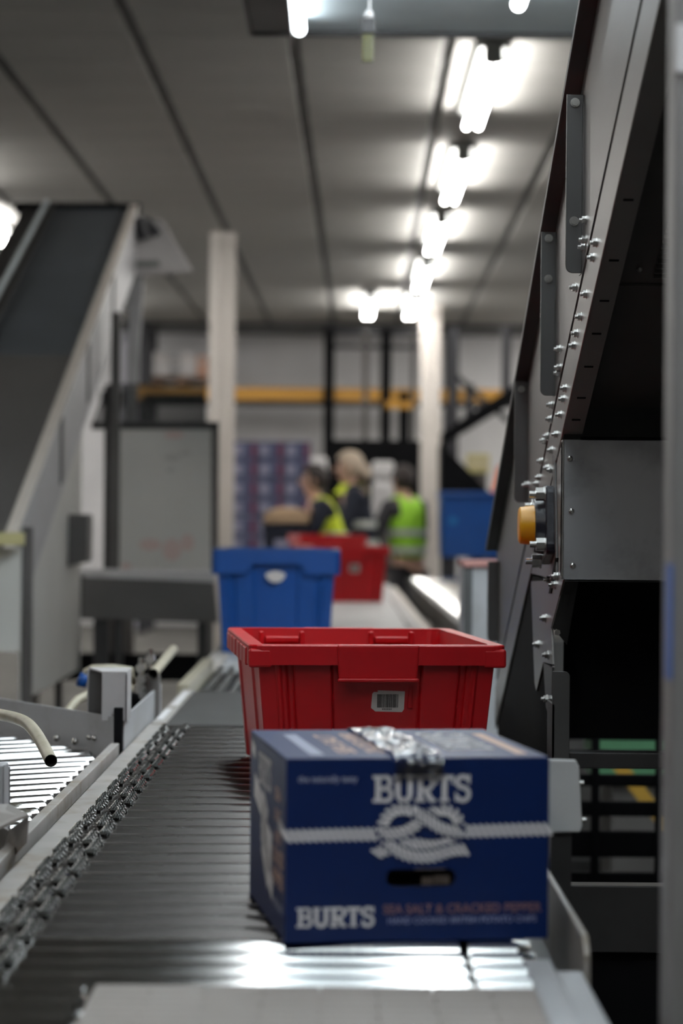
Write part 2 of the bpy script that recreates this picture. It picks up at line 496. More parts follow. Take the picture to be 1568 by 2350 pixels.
# canopy lamp: sheet-metal hood over the conveyor with its own tubes
hood = thing('lamp_hood', 'pale blue sheet-metal hood lit from inside, hanging at the top of the view', 'lamp', (0.6, 5.6, 2.61))
zl = CZ + 1121 / F * 7.0                     # lip height at its far edge
hx0, hx1 = -0.275, 1.55
hy0, hy1 = 0.8, 7.0
MB().box(hx0, hx1, hy0, hy1, zl + 0.004, zl + 0.012).build('hood_sheet', M['galv_blue'], hood, True)
MB().box(hx0, hx1, hy1 - 0.004, hy1 + 0.006, zl - 0.012, zl + 0.06).build('hood_lip', M['sheet_dark'], hood, True, bevel=0.002)
MB().box(hx0 - 0.006, hx0 + 0.006, hy0, hy1, zl - 0.012, zl + 0.06).build('hood_lip', M['sheet_dark'], hood, True, bevel=0.002)
MB().box(-0.158, -0.150, hy0, hy1 - 0.1, zl - 0.055, zl + 0.004).build('hood_baffle', M['sheet_dark'], hood, True)  # added blade that keeps tube light off the left strip
MB().box(hx0, -0.158, hy0, hy1 - 0.008, zl - 0.002, zl + 0.004).build('hood_dark_strip', M['frame_brown'], hood, True)  # dark sheet over the strip left of the first tube
for xx, ye, tm in ((-0.131, 6.80, 'tube_soft'), (0.16, 6.0, 'tube_cool'), (0.46, 6.45, 'tube_cool'), (0.72, 6.2, 'tube_cool'), (0.95, 6.2, 'tube_cool'), (1.35, 6.2, 'tube_cool')):  # extra tubes out of view added to brighten the hood sheet
    MB().cyl((xx, hy0 + 0.1, zl - 0.032), (xx, ye, zl - 0.032), 0.019, 16).build('lamp_tube', M[tm], hood, True)
    MB().box(xx - 0.01, xx + 0.01, ye, ye + 0.012, zl - 0.045, zl + 0.006).build('tube_holder', M['lamp_body'], hood, True, bevel=0.003)
for xx in (hx0 + 0.05, 0.8, hx1 - 0.05):
    MB().cyl((xx, 5.6, zl + 0.11), (xx, 5.6, CEIL + 0.02), 0.006, 8).build('hanger_rod', M['bolt'], hood, True)
pc = thing('pull_cord', 'hanging cord with a clear bead and olive tab below the lit hood', 'cord', P(845, 60, 6.2))
MB().cyl(P(848, 38, 6.2), P(850, -60, 6.2) , 0.003, 8).build('cord', M['white_goods'], pc, True)
MB().sphere(P(847, 34, 6.2), 0.012).build('bead', M['white_goods'], pc, True)
a, b = P(830, 42, 6.2), P(861, 78, 6.2)
MB().box(a.x, b.x, 6.19, 6.21, b.z, a.z).build('switch_body', M['dark_steel'], pc, True, bevel=0.004)
a, b = P(831, 78, 6.2), P(857, 143, 6.2)
MB().box(a.x, b.x, 6.195, 6.205, b.z, a.z).build('tab', M['olive'], pc, True, bevel=0.003)

# ================================================================ MAIN ROLLER CONVEYOR
CT = CZ - 0.412                   # top of the rollers
rc = thing('roller_conveyor', 'straight steel roller conveyor carrying the blue carton and red tote', 'conveyor', (0, 3.5, 0))
RR = 0.026
ys = []
y = 2.190
while y < 4.84:
    ys.append(y)
    y += 0.062 if y < 2.36 else (0.074 if y < 2.75 else 0.087)
rol = rsh = sprk = None
def sprocket():
    mb = MB()
    for xo in (-0.3135, -0.3005):
        n = 14
        pts = []
        for k in range(n):
            a0 = 2 * PI * k / n
            for da, rr in ((0, 0.0235), (0.16, 0.0285), (0.30, 0.0285)):
                pts.append((xo - 0.0015, math.cos(a0 + da) * rr, math.sin(a0 + da) * rr))
        mb.prism(pts, (0.003, 0, 0))
    mb.cyl((-0.318, 0, 0), (-0.296, 0, 0), 0.021, 14)
    return mb
kinds = {}
for i, y in enumerate(ys):
    RR = 0.0235 if y < 2.39 else (0.031 if y < 2.75 else 0.0375)
    if RR not in kinds:
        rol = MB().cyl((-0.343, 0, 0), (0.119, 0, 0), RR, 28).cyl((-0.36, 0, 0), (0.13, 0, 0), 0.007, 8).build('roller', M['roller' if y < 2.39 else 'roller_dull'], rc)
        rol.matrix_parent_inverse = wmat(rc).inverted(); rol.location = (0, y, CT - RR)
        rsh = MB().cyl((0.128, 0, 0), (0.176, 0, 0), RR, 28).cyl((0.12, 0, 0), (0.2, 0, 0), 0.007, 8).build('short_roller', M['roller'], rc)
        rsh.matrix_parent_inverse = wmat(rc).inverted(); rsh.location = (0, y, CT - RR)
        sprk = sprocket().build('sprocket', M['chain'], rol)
        sprk.location = (0, 0, RR - 0.026)
        kinds[RR] = (rol, rsh, sprk)
    else:
        rol, rsh, sprk = kinds[RR]
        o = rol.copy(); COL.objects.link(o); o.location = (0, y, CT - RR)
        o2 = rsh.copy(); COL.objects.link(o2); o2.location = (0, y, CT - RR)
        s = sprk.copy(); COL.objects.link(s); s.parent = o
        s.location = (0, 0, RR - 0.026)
stub = None
y = 2.128
while y > 1.5:
    if stub is None:
        stub = MB().cyl((-0.343, 0, 0), (-0.224, 0, 0), 0.028, 24).cyl((-0.36, 0, 0), (-0.22, 0, 0), 0.007, 8).build('stub_roller', M['roller'], rc)
        stub.matrix_parent_inverse = wmat(rc).inverted(); stub.location = (0, y, CT - 0.028)
    else:
        o = stub.copy(); COL.objects.link(o); o.location = (0, y, CT - 0.028)
    y -= 0.062
def link_plate(mb, p0, p1, x, t=0.0014, h=0.0092):
    d = (p1 - p0); L = d.length; d.normalize()
    nrm = Vector((0, -d.z, d.y))
    c = (p0 + p1) / 2
    pts = []
    for s in (1, -1):
        for k in range(5):
            a = -PI / 2 + PI * k / 4
            pts.append(Vector((x, 0, 0)) + Vector((0, c.y, c.z)) + d * s * (L / 2 + math.cos(a) * h / 2) + nrm * (s * math.sin(a) * h / 2))
    mb.prism(pts, (t, 0, 0))
ch = MB()
pn = MB()
for i in range(len(ys) - 1):
    for x0 in ((-0.3065 if i % 2 else -0.3195), (-0.3475 if i % 2 else -0.341)):
        p0 = Vector((0, ys[i] - 0.012, CT + 0.001)); p1 = Vector((0, ys[i + 1] + 0.012, CT + 0.001))
        n = max(2, round((p1 - p0).length / 0.0127))
        for k in range(n):
            a = p0.lerp(p1, k / n); b = p0.lerp(p1, (k + 1) / n)
            sag = 0.0012 * math.sin(PI * (k + .5) / n)
            a = a - Vector((0, 0, sag)); b = b - Vector((0, 0, sag))
            off = 0.0035 if k % 2 else 0.0021
            link_plate(ch, a, b, x0 - off - 0.0007)
            link_plate(ch, a, b, x0 + off - 0.0007)
            ch.cyl((x0 - 0.0045, a.y, a.z), (x0 + 0.0045, a.y, a.z), 0.0036, 8)
            if k % 2:
                pn.cyl((x0 - 0.0042, a.y, a.z + 0.0012), (x0 - 0.0070, a.y, a.z + 0.0012), 0.0036, 10, 0.0016).cyl((x0 + 0.0042, a.y, a.z + 0.0012), (x0 + 0.0070, a.y, a.z + 0.0012), 0.0036, 10, 0.0016)
o = ch.build('drive_chain', M['chain'], rc, True)
o['kind'] = 'stuff'
o = pn.build('chain_glints', M['bolt'], rc, True)  # bright pin ends added for the glints on the links
o['kind'] = 'stuff'
# side rails
sr = MB().box(-0.386, -0.352, 1.6, 4.87, CT - 0.004, CT + 0.0).box(-0.386, -0.382, 1.6, 4.87, CT - 0.12, CT).box(-0.356, -0.352, 1.6, 4.87, CT - 0.05, CT - 0.002)
sr.build('side_rail', M['rail'], rc, True, bevel=0.0015)
MB().box(-0.386, -0.352, 1.6, 6.0, CT - 0.20, CT - 0.125).build('side_frame', M['rail_dark'], rc, True)
MB().box(0.178, 0.205, 1.6, 2.33, CT - 0.03, CT - 0.008).build('ledge', M['plate_grey'], rc, True, bevel=0.003)
MB().box(0.205, 0.232, 1.6, 2.29, CT - 0.03, CT - 0.012).build('ledge', M['plate_grey'], rc, True, bevel=0.003)
MB().prism([(0.232, 2.275, CT - 0.10), (0.232, 2.275, CT + 0.006), (0.232, 2.30, CT + 0.021), (0.232, 5.3, CT + 0.021), (0.232, 5.3, CT - 0.10)], (0.006, 0, 0)).build('guide_rail', M['rail'], rc, True, bevel=0.0015)
MB().box(0.18, 0.232, 2.33, 5.3, CT - 0.10, CT - 0.06).build('side_frame', M['rail_dark'], rc, True)
# white taped strip at the far left, flat plate and transfer strip
MB().box(-0.380, -0.352, 4.872, 5.85, CT - 0.06, CT + 0.002).build('side_rail', M['rail'], rc, True, bevel=0.002)
MB().box(-0.376, -0.362, 4.95, 5.22, CT + 0.002, CT + 0.0035).build('tape_patch', M['white_goods'], rc, True)
MB().box(-0.373, -0.358, 5.34, 5.75, CT + 0.002, CT + 0.0035).build('tape_patch', M['white_goods'], rc, True)
MB().box(-0.352, 0.232, 4.875, 5.82, CT - 0.02, CT - 0.001).build('slide_plate', M['belt_dark'], rc, True, bevel=0.003)
w = MB()
for k in range(9):
    for j in range(18):
        cxx = -0.345 + j * 0.033
        w.cyl((cxx, 5.88 + k * 0.12, CT - 0.024), (cxx + 0.014, 5.88 + k * 0.12, CT - 0.024), 0.024, 12)
o = w.build('skate_wheels', M['chrome'], rc, True)
o['kind'] = 'stuff'
MB().box(-0.36, 0.30, 5.83, 6.95, CT - 0.10, CT - 0.06).build('wheel_tray', M['rail_dark'], rc, True)
a = PZ(412, 1590, CT); b = PZ(470, 1508, CT)
MB().prism([(-0.395, 5.86, CT - 0.1), (-0.365, 5.86, CT - 0.1), (-0.365, 6.96, CT - 0.1), (-0.395, 6.96, CT - 0.1)], (0, 0, 0.115)).build('guide_plate', M['pipe'], rc, True, bevel=0.004)
for xx in (-0.37, 0.2):
    for yy in (2.4, 4.6, 6.6):
        MB().box(xx - 0.02, xx + 0.02, yy - 0.02, yy + 0.02, 0, CT - 0.1).build('leg', M['rail_dark'], rc, True)
# near modular belt
mb_ = thing('modular_belt', 'tan grey modular belt in front of the first chrome roller', 'conveyor', (0, 1.8, 0))
slat = None
k = 0
y = 2.152
while y > 1.36:
    for q in range(-1, 4):
        x0 = -0.215 + q * 0.1 + (0.05 if k % 2 else 0)
        x1 = x0 + 0.0992
        x0 = max(x0, -0.215)
        if x1 < -0.214:
            continue
        x1 = min(x1, 0.176)
        s = MB().box(x0, x1, y - 0.0249, y, CT - 0.018, CT - 0.002).build('belt_slat', M['belt_tan'], mb_, True, bevel=0.0008, seg=1)
    k += 1
    y -= 0.0252
MB().box(-0.215, 0.176, 1.36, 2.15, CT - 0.06, CT - 0.02).build('belt_bed', M['rail_dark'], mb_, True)
for xx in (-0.2, 0.15):
    MB().box(xx - 0.02, xx + 0.02, 1.5, 1.54, 0, CT - 0.05).build('leg', M['rail_dark'], mb_, True)

# far white belt
bc = thing('belt_conveyor', 'white flat belt conveyor running away under the blue and far red totes', 'conveyor', (0, 11, 0))
MB().box(-0.34, 0.262, 6.98, 16, CT - 0.03, CT).build('belt', M['belt_white'], bc, True, bevel=0.004)
MB().box(0.268, 0.315, 6.98, 16, CT - 0.09, CT - 0.001).build('side_frame', M['white_goods'], bc, True, bevel=0.004)
MB().box(0.318, 0.365, 6.98, 16, CT - 0.16, CT - 0.02).build('side_frame', M['cream'], bc, True, bevel=0.004)
MB().box(-0.40, -0.345, 6.98, 16, CT - 0.14, CT - 0.001).build('side_frame', M['cream'], bc, True, bevel=0.004)
for yy in (7.3, 9, 11, 13, 15.5):
    for xx in (-0.38, 0.34):
        MB().box(xx - 0.025, xx + 0.025, yy - 0.025, yy + 0.025, 0, CT - 0.12).build('leg', M['frame_brown'], bc, True)
# chrome roller line further right
cc = thing('chrome_conveyor', 'bright chrome roller line beside the white belt, running under the sloping machine', 'conveyor', (0.8, 14, 0))
cr = None
for i in range(81):
    yy = 9.0 + i * 0.11
    if cr is None:
        cr = MB().cyl((0.53, 0, 0), (1.15, 0, 0), 0.028, 14).build('roller', M['chrome'], cc)
        cr.matrix_parent_inverse = wmat(cc).inverted(); cr.location = (0, yy, CT - 0.028)
    else:
        o = cr.copy(); COL.objects.link(o); o.location = (0, yy, CT - 0.028)
MB().box(0.485, 0.525, 8.9, 17.95, CT - 0.14, CT - 0.01).build('side_frame', M['dark_steel'], cc, True)
MB().box(1.155, 1.195, 8.9, 17.95, CT - 0.14, CT - 0.01).build('side_frame', M['dark_steel'], cc, True)
for yy in (9.2, 13, 17.5):
    for xx in (0.505, 1.175):
        MB().box(xx - 0.02, xx + 0.02, yy - 0.02, yy + 0.02, 0, CT - 0.1).build('leg', M['dark_steel'], cc, True)

# ================================================================ MERGING CHROME CONVEYOR (left)
AR = math.radians(33)
rd = Vector((math.cos(AR), math.sin(AR), 0))       # roller axis
td = Vector((-math.sin(AR), math.cos(AR), 0))      # travel
lc = thing('merging_conveyor', 'angled chrome roller conveyor joining from the left', 'conveyor', (-0.7, 3.9, 0))
lr0 = None
def left_roller(end):
    global lr0
    if lr0 is None:
        mb = MB().cyl((0, 0, 0), tuple(-rd * 0.62), 0.021, 20)
        lr0 = mb.build('roller', M['chrome'], lc)
        cp = MB().cyl((0, 0, 0), tuple(rd * 0.008), 0.014, 12).build('roller_shaft', M['shaft'], lr0)
        lr0.matrix_parent_inverse = wmat(lc).inverted(); lr0.location = end
    else:
        o = lr0.copy(); COL.objects.link(o); o.location = end
        for c in lr0.children:
            d = c.copy(); COL.objects.link(d); d.parent = o
k = 0
yy = 2.60
while yy < 4.30:
    left_roller(Vector((-0.434, yy, CT - 0.021)))
    MB().prism([(-0.433, yy - 0.028, CT - 0.03), (-0.433, yy - 0.046, CT - 0.004), (-0.409, yy - 0.046 + 0.016, CT - 0.002), (-0.409, yy - 0.01, CT - 0.03)], (0.0008, -0.0012, 0)).build('fin', M['bracket'], lc, True)
    yy += 0.085
ga = Vector((-0.402, 4.31, CT))
for i in range(1, 9):
    left_roller(ga + td * (0.072 * i) - rd * 0.02 - Vector((0, 0, 0.021)))
MB().box(-0.408, -0.393, 2.2, 4.355, CT - 0.10, CT + 0.013).build('end_rail', M['rail'], lc, True, bevel=0.0015)
MB().box(-0.44, -0.408, 2.2, 4.32, CT - 0.10, CT - 0.045).build('bed', M['rail_dark'], lc, True)
g0, g1 = ga.copy(), ga + td * 0.95
MB().prism([g0 + Vector((0, 0, -0.03)), g1 + Vector((0, 0, -0.03)), g1 + Vector((0, 0, 0.062)), g0 + Vector((0, 0, 0.060))], tuple(rd * 0.004)).build('side_guard', M['plate_grey'], lc, True, bevel=0.001)
for u in (209, 223):
    c = P(u, 1683, 4.40)
    q = ga + td * ((c.x - ga.x) / td.x)
    q.z = CT + 0.028 - 0.012
    MB().sphere(tuple(q - rd * 0.002), 0.0055, 10, 8).build('bolt', M['bolt'], lc, True)
for i in range(3):
    q = ga + td * (0.13 + 0.075 * i) - rd * 0.012
    MB().sphere((q.x, q.y, CT + 0.006), 0.0065, 10, 8).build('bolt', M['bolt'], lc, True)
MB().box(-0.403, -0.388, 4.31, 4.34, CT - 0.05, CT + 0.075).build('corner_post', M['black_steel'], lc, True)
MB().prism([(-0.392, 4.35, CT - 0.01), (-0.392, 5.25, CT - 0.01), (-0.392, 5.25, CT + 0.055), (-0.392, 4.35, CT + 0.055)], (0.004, 0, 0)).build('side_guard', M['plate_grey'], lc, True, bevel=0.001)
for xx, yy2 in ((-0.45, 2.7), (-0.45, 4.2), (-0.95, 3.0), (-0.95, 4.6)):
    MB().box(xx - 0.02, xx + 0.02, yy2 - 0.02, yy2 + 0.02, 0, CT - 0.06).build('leg', M['rail_dark'], lc, True)
# sheet bracket at the lower left
lb = lc
Yb = 3.0
MB().prism([P(-60, 1870, Yb), P(-60, 2045, Yb), P(-10, 2010, Yb), P(62, 1935, Yb - 0.1), P(66, 1872, Yb - 0.1), P(20, 1905, Yb)], (0, 0.004, 0)).build('bracket_plate', M['rail'], lb, True)
MB().prism([P(-70, 1845, Yb + 0.02), P(20, 1845, Yb + 0.02), P(65, 1868, Yb - 0.1), P(-20, 1905, Yb - 0.1)], (0, 0, -0.004)).build('bracket_fold', M['rail'], lb, True)
MB().prism([P(-60, 1757, 3.05), P(8, 1757, 3.05), P(8, 1915, 3.05), P(-60, 1915, 3.05)], (0, 0.05, 0)).build('post', M['plate_grey'], lb, True, bevel=0.002)
MB().prism([P(8, 1757, 3.05), P(23, 1760, 3.12), P(23, 1910, 3.12), P(8, 1915, 3.05)], (0, 0.004, 0)).build('post_side', M['rail_dark'], lb, True)
MB().box(-0.52, -0.47, 3.02, 3.06, 0.0, CT - 0.06).build('leg', M['rail_dark'], lb, True)
# bent pipe
pp = lc
path = [P(-60, 1630, 3.95), P(0, 1640, 3.80), P(35, 1648, 3.72), P(62, 1660, 3.64), P(82, 1682, 3.56), P(100, 1712, 3.5), P(117, 1746, 3.42)]
sm = []
for i in range(len(path) - 1):
    for t in range(4):
        p0 = path[max(i - 1, 0)]; p1 = path[i]; p2 = path[i + 1]; p3 = path[min(i + 2, len(path) - 1)]
        s = t / 4
        sm.append(0.5 * ((2 * p1) + (-p0 + p2) * s + (2 * p0 - 5 * p1 + 4 * p2 - p3) * s * s + (-p0 + 3 * p1 - 3 * p2 + p3) * s ** 3))
sm.append(path[-1])
MB().tube(sm, 0.0092, 16, cap1=False).build('pipe_wall', M['pipe'], pp, True)
MB().tube(sm[-6:], 0.0078, 14, cap0=True, cap1=False).build('pipe_bore', M['pipe_in'], pp, True)
MB().tube([path[0] + Vector((0, 0, 0)), path[0] + Vector((-0.05, 0, -0.02)), path[0] + Vector((-0.06, 0, -0.05)), Vector((path[0].x - 0.06, path[0].y, 0.0))], 0.009, 10).build('stand', M['pipe'], pp, True)
# channel bracket, hose, far pipe with clamps
cb = lc
a0, a1 = P(234, 1545, 4.33), P(291, 1655, 4.33)
l0 = P(203, 1541, 4.42)
MB().box(a0.x, a1.x, 4.33, 4.334, a1.z, a0.z).box(a1.x - 0.004, a1.x, 4.33, 4.42, a1.z, a0.z).box(l0.x, a1.x, 4.416, 4.42, a1.z, a0.z + 0.002).box(l0.x, l0.x + 0.003, 4.40, 4.42, a1.z, a0.z + 0.002).build('channel', M['bracket'], cb, True, bevel=0.0012)
MB().prism([(l0.x, 4.42, a0.z + 0.002), (a0.x, 4.33, a0.z), (a1.x, 4.33, a0.z), (a1.x, 4.42, a0.z + 0.002)], (0, 0, 0.003)).build('channel_lid', M['bracket'], cb, True)
MB().box(l0.x + 0.003, a0.x + 0.02, 4.405, 4.412, a1.z, a0.z - 0.003).build('channel_shade_sheet', M['bracket_in'], cb, True)  # dark sheet put in for the shade inside the channel
cpx = P(272, 1690, 4.36)
MB().box(cpx.x - 0.008, cpx.x + 0.008, 4.36, 4.376, CT - 0.05, a1.z + 0.002).build('post', M['black_steel'], cb, True)
hs = thing('air_hose', 'cream hose looping behind the upright grey channel', 'hose', P(180, 1620, 4.9))
hp = [P(140, 1668, 4.78), P(156, 1632, 4.82), P(178, 1606, 4.86), P(210, 1590, 4.9), P(250, 1582, 4.95), P(300, 1578, 5.0)]
MB().tube(hp, 0.0085, 10).build('hose', M['pipe'], hs, True)
hp = [P(190, 1560, 4.95), P(196, 1540, 4.95), P(212, 1532, 4.95), P(262, 1531, 4.97), P(300, 1536, 5.0), P(306, 1570, 5.02)]
MB().tube(hp, 0.006, 10).build('hose', M['pipe'], hs, True)
MB().tube([P(186, 1575, 4.95), P(189, 1562, 4.95), P(197, 1548, 4.95)], 0.011, 10).build('blue_sleeve', M['blue'], hs, True)
fp = lc
p0, p1 = P(352, 1546, 5.0), P(398, 1490, 5.6)
MB().tube([p1, p0.lerp(p1, .5), p0], 0.0105, 14, cap1=False).build('pipe_wall', M['pipe'], fp, True)
MB().tube([p0.lerp(p1, .2), p0.lerp(p1, .1), p0], 0.0088, 12, cap1=False).build('pipe_bore', M['pipe_in'], fp, True)
for u, v in ((324, 1532), (345, 1512), (325, 1558), (326, 1580)):
    c = P(u, v, 5.05)
    MB().cyl(c + Vector((0, -0.02, 0.0)), c + Vector((0, 0.02, 0)), 0.011, 6).cyl(c + Vector((0, 0, 0.02)), c - Vector((0, 0, 0.02)), 0.006, 8).build('clamp', M['bolt'], fp, True)
q0, q1 = P(330, 1548, 5.06), P(366, 1650, 5.06)
MB().box(q0.x, q1.x, 5.06, 5.08, q1.z, q0.z).build('clamp_plate', M['sheet'], fp, True, bevel=0.003)
MB().box(q0.x + 0.002, q0.x + 0.008, 5.03, 5.06, q1.z - 0.01, q0.z - 0.03).build('clamp_edge', M['bolt'], fp, True)
MB().box(q0.x + 0.004, q1.x - 0.004, 5.062, 5.078, 0.0, q1.z).build('post', M['rail_dark'], fp, True)
MB().sphere(P(308, 1617, 5.1), (0.018, 0.02, 0.026), 14, 10).build('roller_knob', M['black_steel'], fp, True)

# ================================================================ TOTES
def rrect(hx, hy, r, z, n=4):
    pts = []
    for cx, cy, a0 in ((hx - r, -hy + r, -PI / 2), (hx - r, hy - r, 0), (-hx + r, hy - r, PI / 2), (-hx + r, -hy + r, PI)):
        for k in range(n + 1):
            a = a0 + (PI / 2) * k / n
            pts.append((cx + math.cos(a) * r, cy + math.sin(a) * r, z))
    return pts
def stepped(hx, hy, z):
    # plan outline of the tote wall with raised ribs and recessed panels; counter-clockwise from front right corner
    fr = [(-1, 0), (-0.86, 0), (-0.855, -0.004), (-0.82, -0.004), (-0.815, 0), (-0.775, 0), (-0.755, 0.006), (-0.715, 0.006), (-0.70, 0), (-0.39, 0),
          (-0.37, 0.008), (0.37, 0.008), (0.39, 0), (0.70, 0), (0.715, 0.006), (0.755, 0.006), (0.775, 0), (0.815, 0), (0.82, -0.004), (0.855, -0.004), (0.86, 0), (1, 0)]
    sd = [(-0.9, 0), (-0.88, 0.004), (-0.35, 0.004), (-0.33, 0), (0.33, 0), (0.35, 0.004), (0.88, 0.004), (0.9, 0)]
    pts = [(x * hx, -hy + d, z) for x, d in fr]
    pts += [(hx - d, yv * hy, z) for yv, d in sd]
    pts += [(x * hx, hy - d, z) for x, d in fr[::-1]]
    pts += [(-hx + d, yv * hy, z) for yv, d in sd[::-1]]
    return pts
def make_tote(label, group, m, h, loc, rz, skirt, notch, worn=None):
    t = thing('tote', label, 'tote', loc, rz, group)
    hx, hy = 0.186, 0.286
    bx, by = 0.166, 0.264
    mb = MB()
    L = [stepped(bx, by, 0.0), stepped(bx + (hx - bx) * 0.97, by + (hy - by) * 0.97, h - 0.012), stepped(hx, hy, h - 0.006)]
    mb.loft(L, cap0=True, cap1=False)
    ti, tb = hx - 0.012, bx - 0.012
    mb.loft([rrect(hx - 0.010, hy - 0.012, 0.02, h - 0.003), rrect(bx - 0.010, by - 0.012, 0.02, 0.006)], cap0=False, cap1=True)
    body = mb.build('body', m, t, bevel=0.0015, seg=1)
    # rim: flat top ring with a turned-down skirt
    RX, RY = 0.200, 0.300
    lo = h - skirt
    rm = MB()
    if notch:
        def outl(z_side, z_mid):
            base = rrect(RX, RY, 0.014, 0)
            return base
        ring_o = []
        xs = [-RX + 0.014, -0.095, -0.075, 0.075, 0.095, RX - 0.014]
        zz = [lo, lo, lo + 0.032, lo + 0.032, lo, lo]
        loop_t, loop_b = [], []
        def add(x, y, zb):
            loop_t.append((x, y, h)); loop_b.append((x, y, zb))
        for x, z in zip(xs, zz):
            add(x, -RY, z)
        add(RX, -RY + 0.014, lo); add(RX, RY - 0.014, lo)
        for x, z in zip(xs[::-1], zz[::-1]):
            add(x, RY, z)
        add(-RX, RY - 0.014, lo); add(-RX, -RY + 0.014, lo)
        sc_ = lambda L, f: [(x * (1 - f / RX), y * (1 - f / RY), z) for x, y, z in L]
        rm.loft([sc_(loop_b, 0.004), loop_b, loop_t, sc_(loop_t, 0.026), sc_([(x, y, h - 0.02) for x, y, z in loop_t], 0.026)], False, False)
        rim = rm.build('rim', m, t, bevel=0.003, seg=2)
    else:
        rm.loft([rrect(RX - 0.004, RY - 0.004, 0.016, lo), rrect(RX, RY, 0.02, lo), rrect(RX, RY, 0.02, h - 0.002), rrect(RX - 0.002, RY - 0.002, 0.018, h),
                 rrect(RX - 0.023, RY - 0.025, 0.012, h), rrect(RX - 0.024, RY - 0.026, 0.012, h - 0.02)], False, False)
        rim = rm.build('rim', m, t)
        # deeper corners
        for sx in (-1, 1):
            for sy in (-1, 1):
                MB().box(sx * RX - (0.036 if sx > 0 else 0), sx * RX + (0.036 if sx < 0 else 0), sy * RY - (0.012 if sy > 0 else 0.0004), sy * RY + (0.012 if sy < 0 else 0.0004), lo - 0.004, h - 0.006).build('rim_corner', m, t, bevel=0.004)
        # side ribs along the long skirts
        for sx in (-1, 1):
            for yv in (-0.22, -0.14, -0.05, 0.05, 0.14, 0.22):
                MB().box(sx * RX - 0.0025, sx * RX + 0.0025, yv - 0.035, yv + 0.035, lo - 0.003, h - 0.006).build('rim_rib', m, t, bevel=0.002)
        # hand grips at both ends
        for sy in (-1, 1):
            g = MB()
            g.hexa([(-0.061, sy * (RY + 0.002), h - 0.053), (0.061, sy * (RY + 0.002), h - 0.053), (0.061, sy * (RY - 0.010), h - 0.053), (-0.061, sy * (RY - 0.010), h - 0.053)],
                   [(-0.064, sy * (RY + 0.004), h + 0.0005), (0.064, sy * (RY + 0.004), h + 0.0005), (0.064, sy * (RY - 0.010), h + 0.0005), (-0.064, sy * (RY - 0.010), h + 0.0005)])
            hd = g.build('handle', m, t, bevel=0.003)
            MB().box(-0.063, 0.063, sy * (RY + 0.003) - 0.003, sy * (RY + 0.003) + 0.003, h - 0.057, h - 0.051).build('handle_lip', m, hd, bevel=0.002)
            # stacking hooks inside
            for xv in (-0.105, 0.09):
                MB().box(xv - 0.03, xv + 0.03, sy * (hy - 0.022) - 0.010, sy * (hy - 0.022) + 0.014, h - 0.024, h - 0.014).build('stacking_hook', m, t, bevel=0.002)
                for e in (-1, 1):
                    MB().box(xv + e * 0.036 - 0.004, xv + e * 0.036 + 0.004, sy * (hy - 0.020) - 0.006, sy * (hy - 0.020) + 0.010, h - 0.10, h - 0.005).build('inner_rib', m, t, bevel=0.002)
    return t
red_tote = make_tote('red open plastic tote with a white barcode label behind the blue carton', 'red totes', M['red'], 0.2215, (0, 0, 0), 0, 0.031, False)
# place by rim corners: front-left (567,1475) / front-right (1166,1484)
ry = math.radians(5.9)
fl_ = P(568, 1477, 3.70); frt = P(1166, 1483, 3.745)
mid = (fl_ + frt) / 2
cen = mid + Vector((-math.sin(ry), math.cos(ry), 0)) * 0.300
red_tote.location = (cen.x, cen.y, CT)
red_tote.rotation_euler = (0, 0, ry)
# barcode label
lab = MB()
pts = [(-0.026, -0.012), (-0.019, -0.0175), (0.0225, -0.0185), (0.0255, -0.014), (0.0265, 0.014), (-0.016, 0.0155), (-0.016, 0.013), (-0.022, 0.013), (-0.0245, 0.010)]
yL = -0.286 + 0.008
zl_ = 0.2215 - 0.087
tilt = (0.264 - 0.286) / 0.2215
def lp(x, z, off):
    return (x + 0.019, -(0.264 + 0.022 * (zl_ + z) / 0.2215) + 0.008 - off, zl_ + z)
lab.prism([lp(x, z, 0.0002) for x, z in pts], (0, -0.0004, 0))
lo_ = lab.build('barcode_label', M['label'], red_tote)
bars = MB()
x = -0.0165
while x < 0.016:
    wdt = random.choice((0.0005, 0.0007, 0.0011, 0.0016))
    bars.prism([lp(x, -0.0115, 0.0007), lp(x + wdt, -0.0115, 0.0007), lp(x + wdt, 0.0095, 0.0007), lp(x, 0.0095, 0.0007)], (0, -0.0002, 0))
    x += wdt + random.choice((0.0004, 0.0005, 0.0009))
x = -0.0085
for k in range(6):
    bars.prism([lp(x, -0.0150, 0.0007), lp(x + 0.0016, -0.0150, 0.0007), lp(x + 0.0016, -0.0128, 0.0007), lp(x, -0.0128, 0.0007)], (0, -0.0002, 0))
    x += 0.0026
bars.build('barcode', M['ink'], lo_)

blue_tote = make_tote('blue plastic tote with a deep notched rim on the white belt behind the red tote', 'blue totes', M['blue'], 0.322, (0, 0, 0), 0, 0.078, True)
mid = (P(488, 1270, 7.5) + P(782, 1273, 7.5)) / 2
blue_tote.location = (mid.x - 0.004, 7.5 + 0.3, CT)
blue_tote.rotation_euler = (0, 0, math.radians(0.6))
lb2 = MB()
lb2.prism([(-0.002 + 0.03 * math.cos(a) * (1 + 0.15 * math.sin(3 * a)), -0.2925, 0.238 + 0.018 * math.sin(a)) for a in [2 * PI * k / 14 for k in range(14)]], (0, 0.012, 0))
lb2.build('torn_label', M['label'], blue_tote)

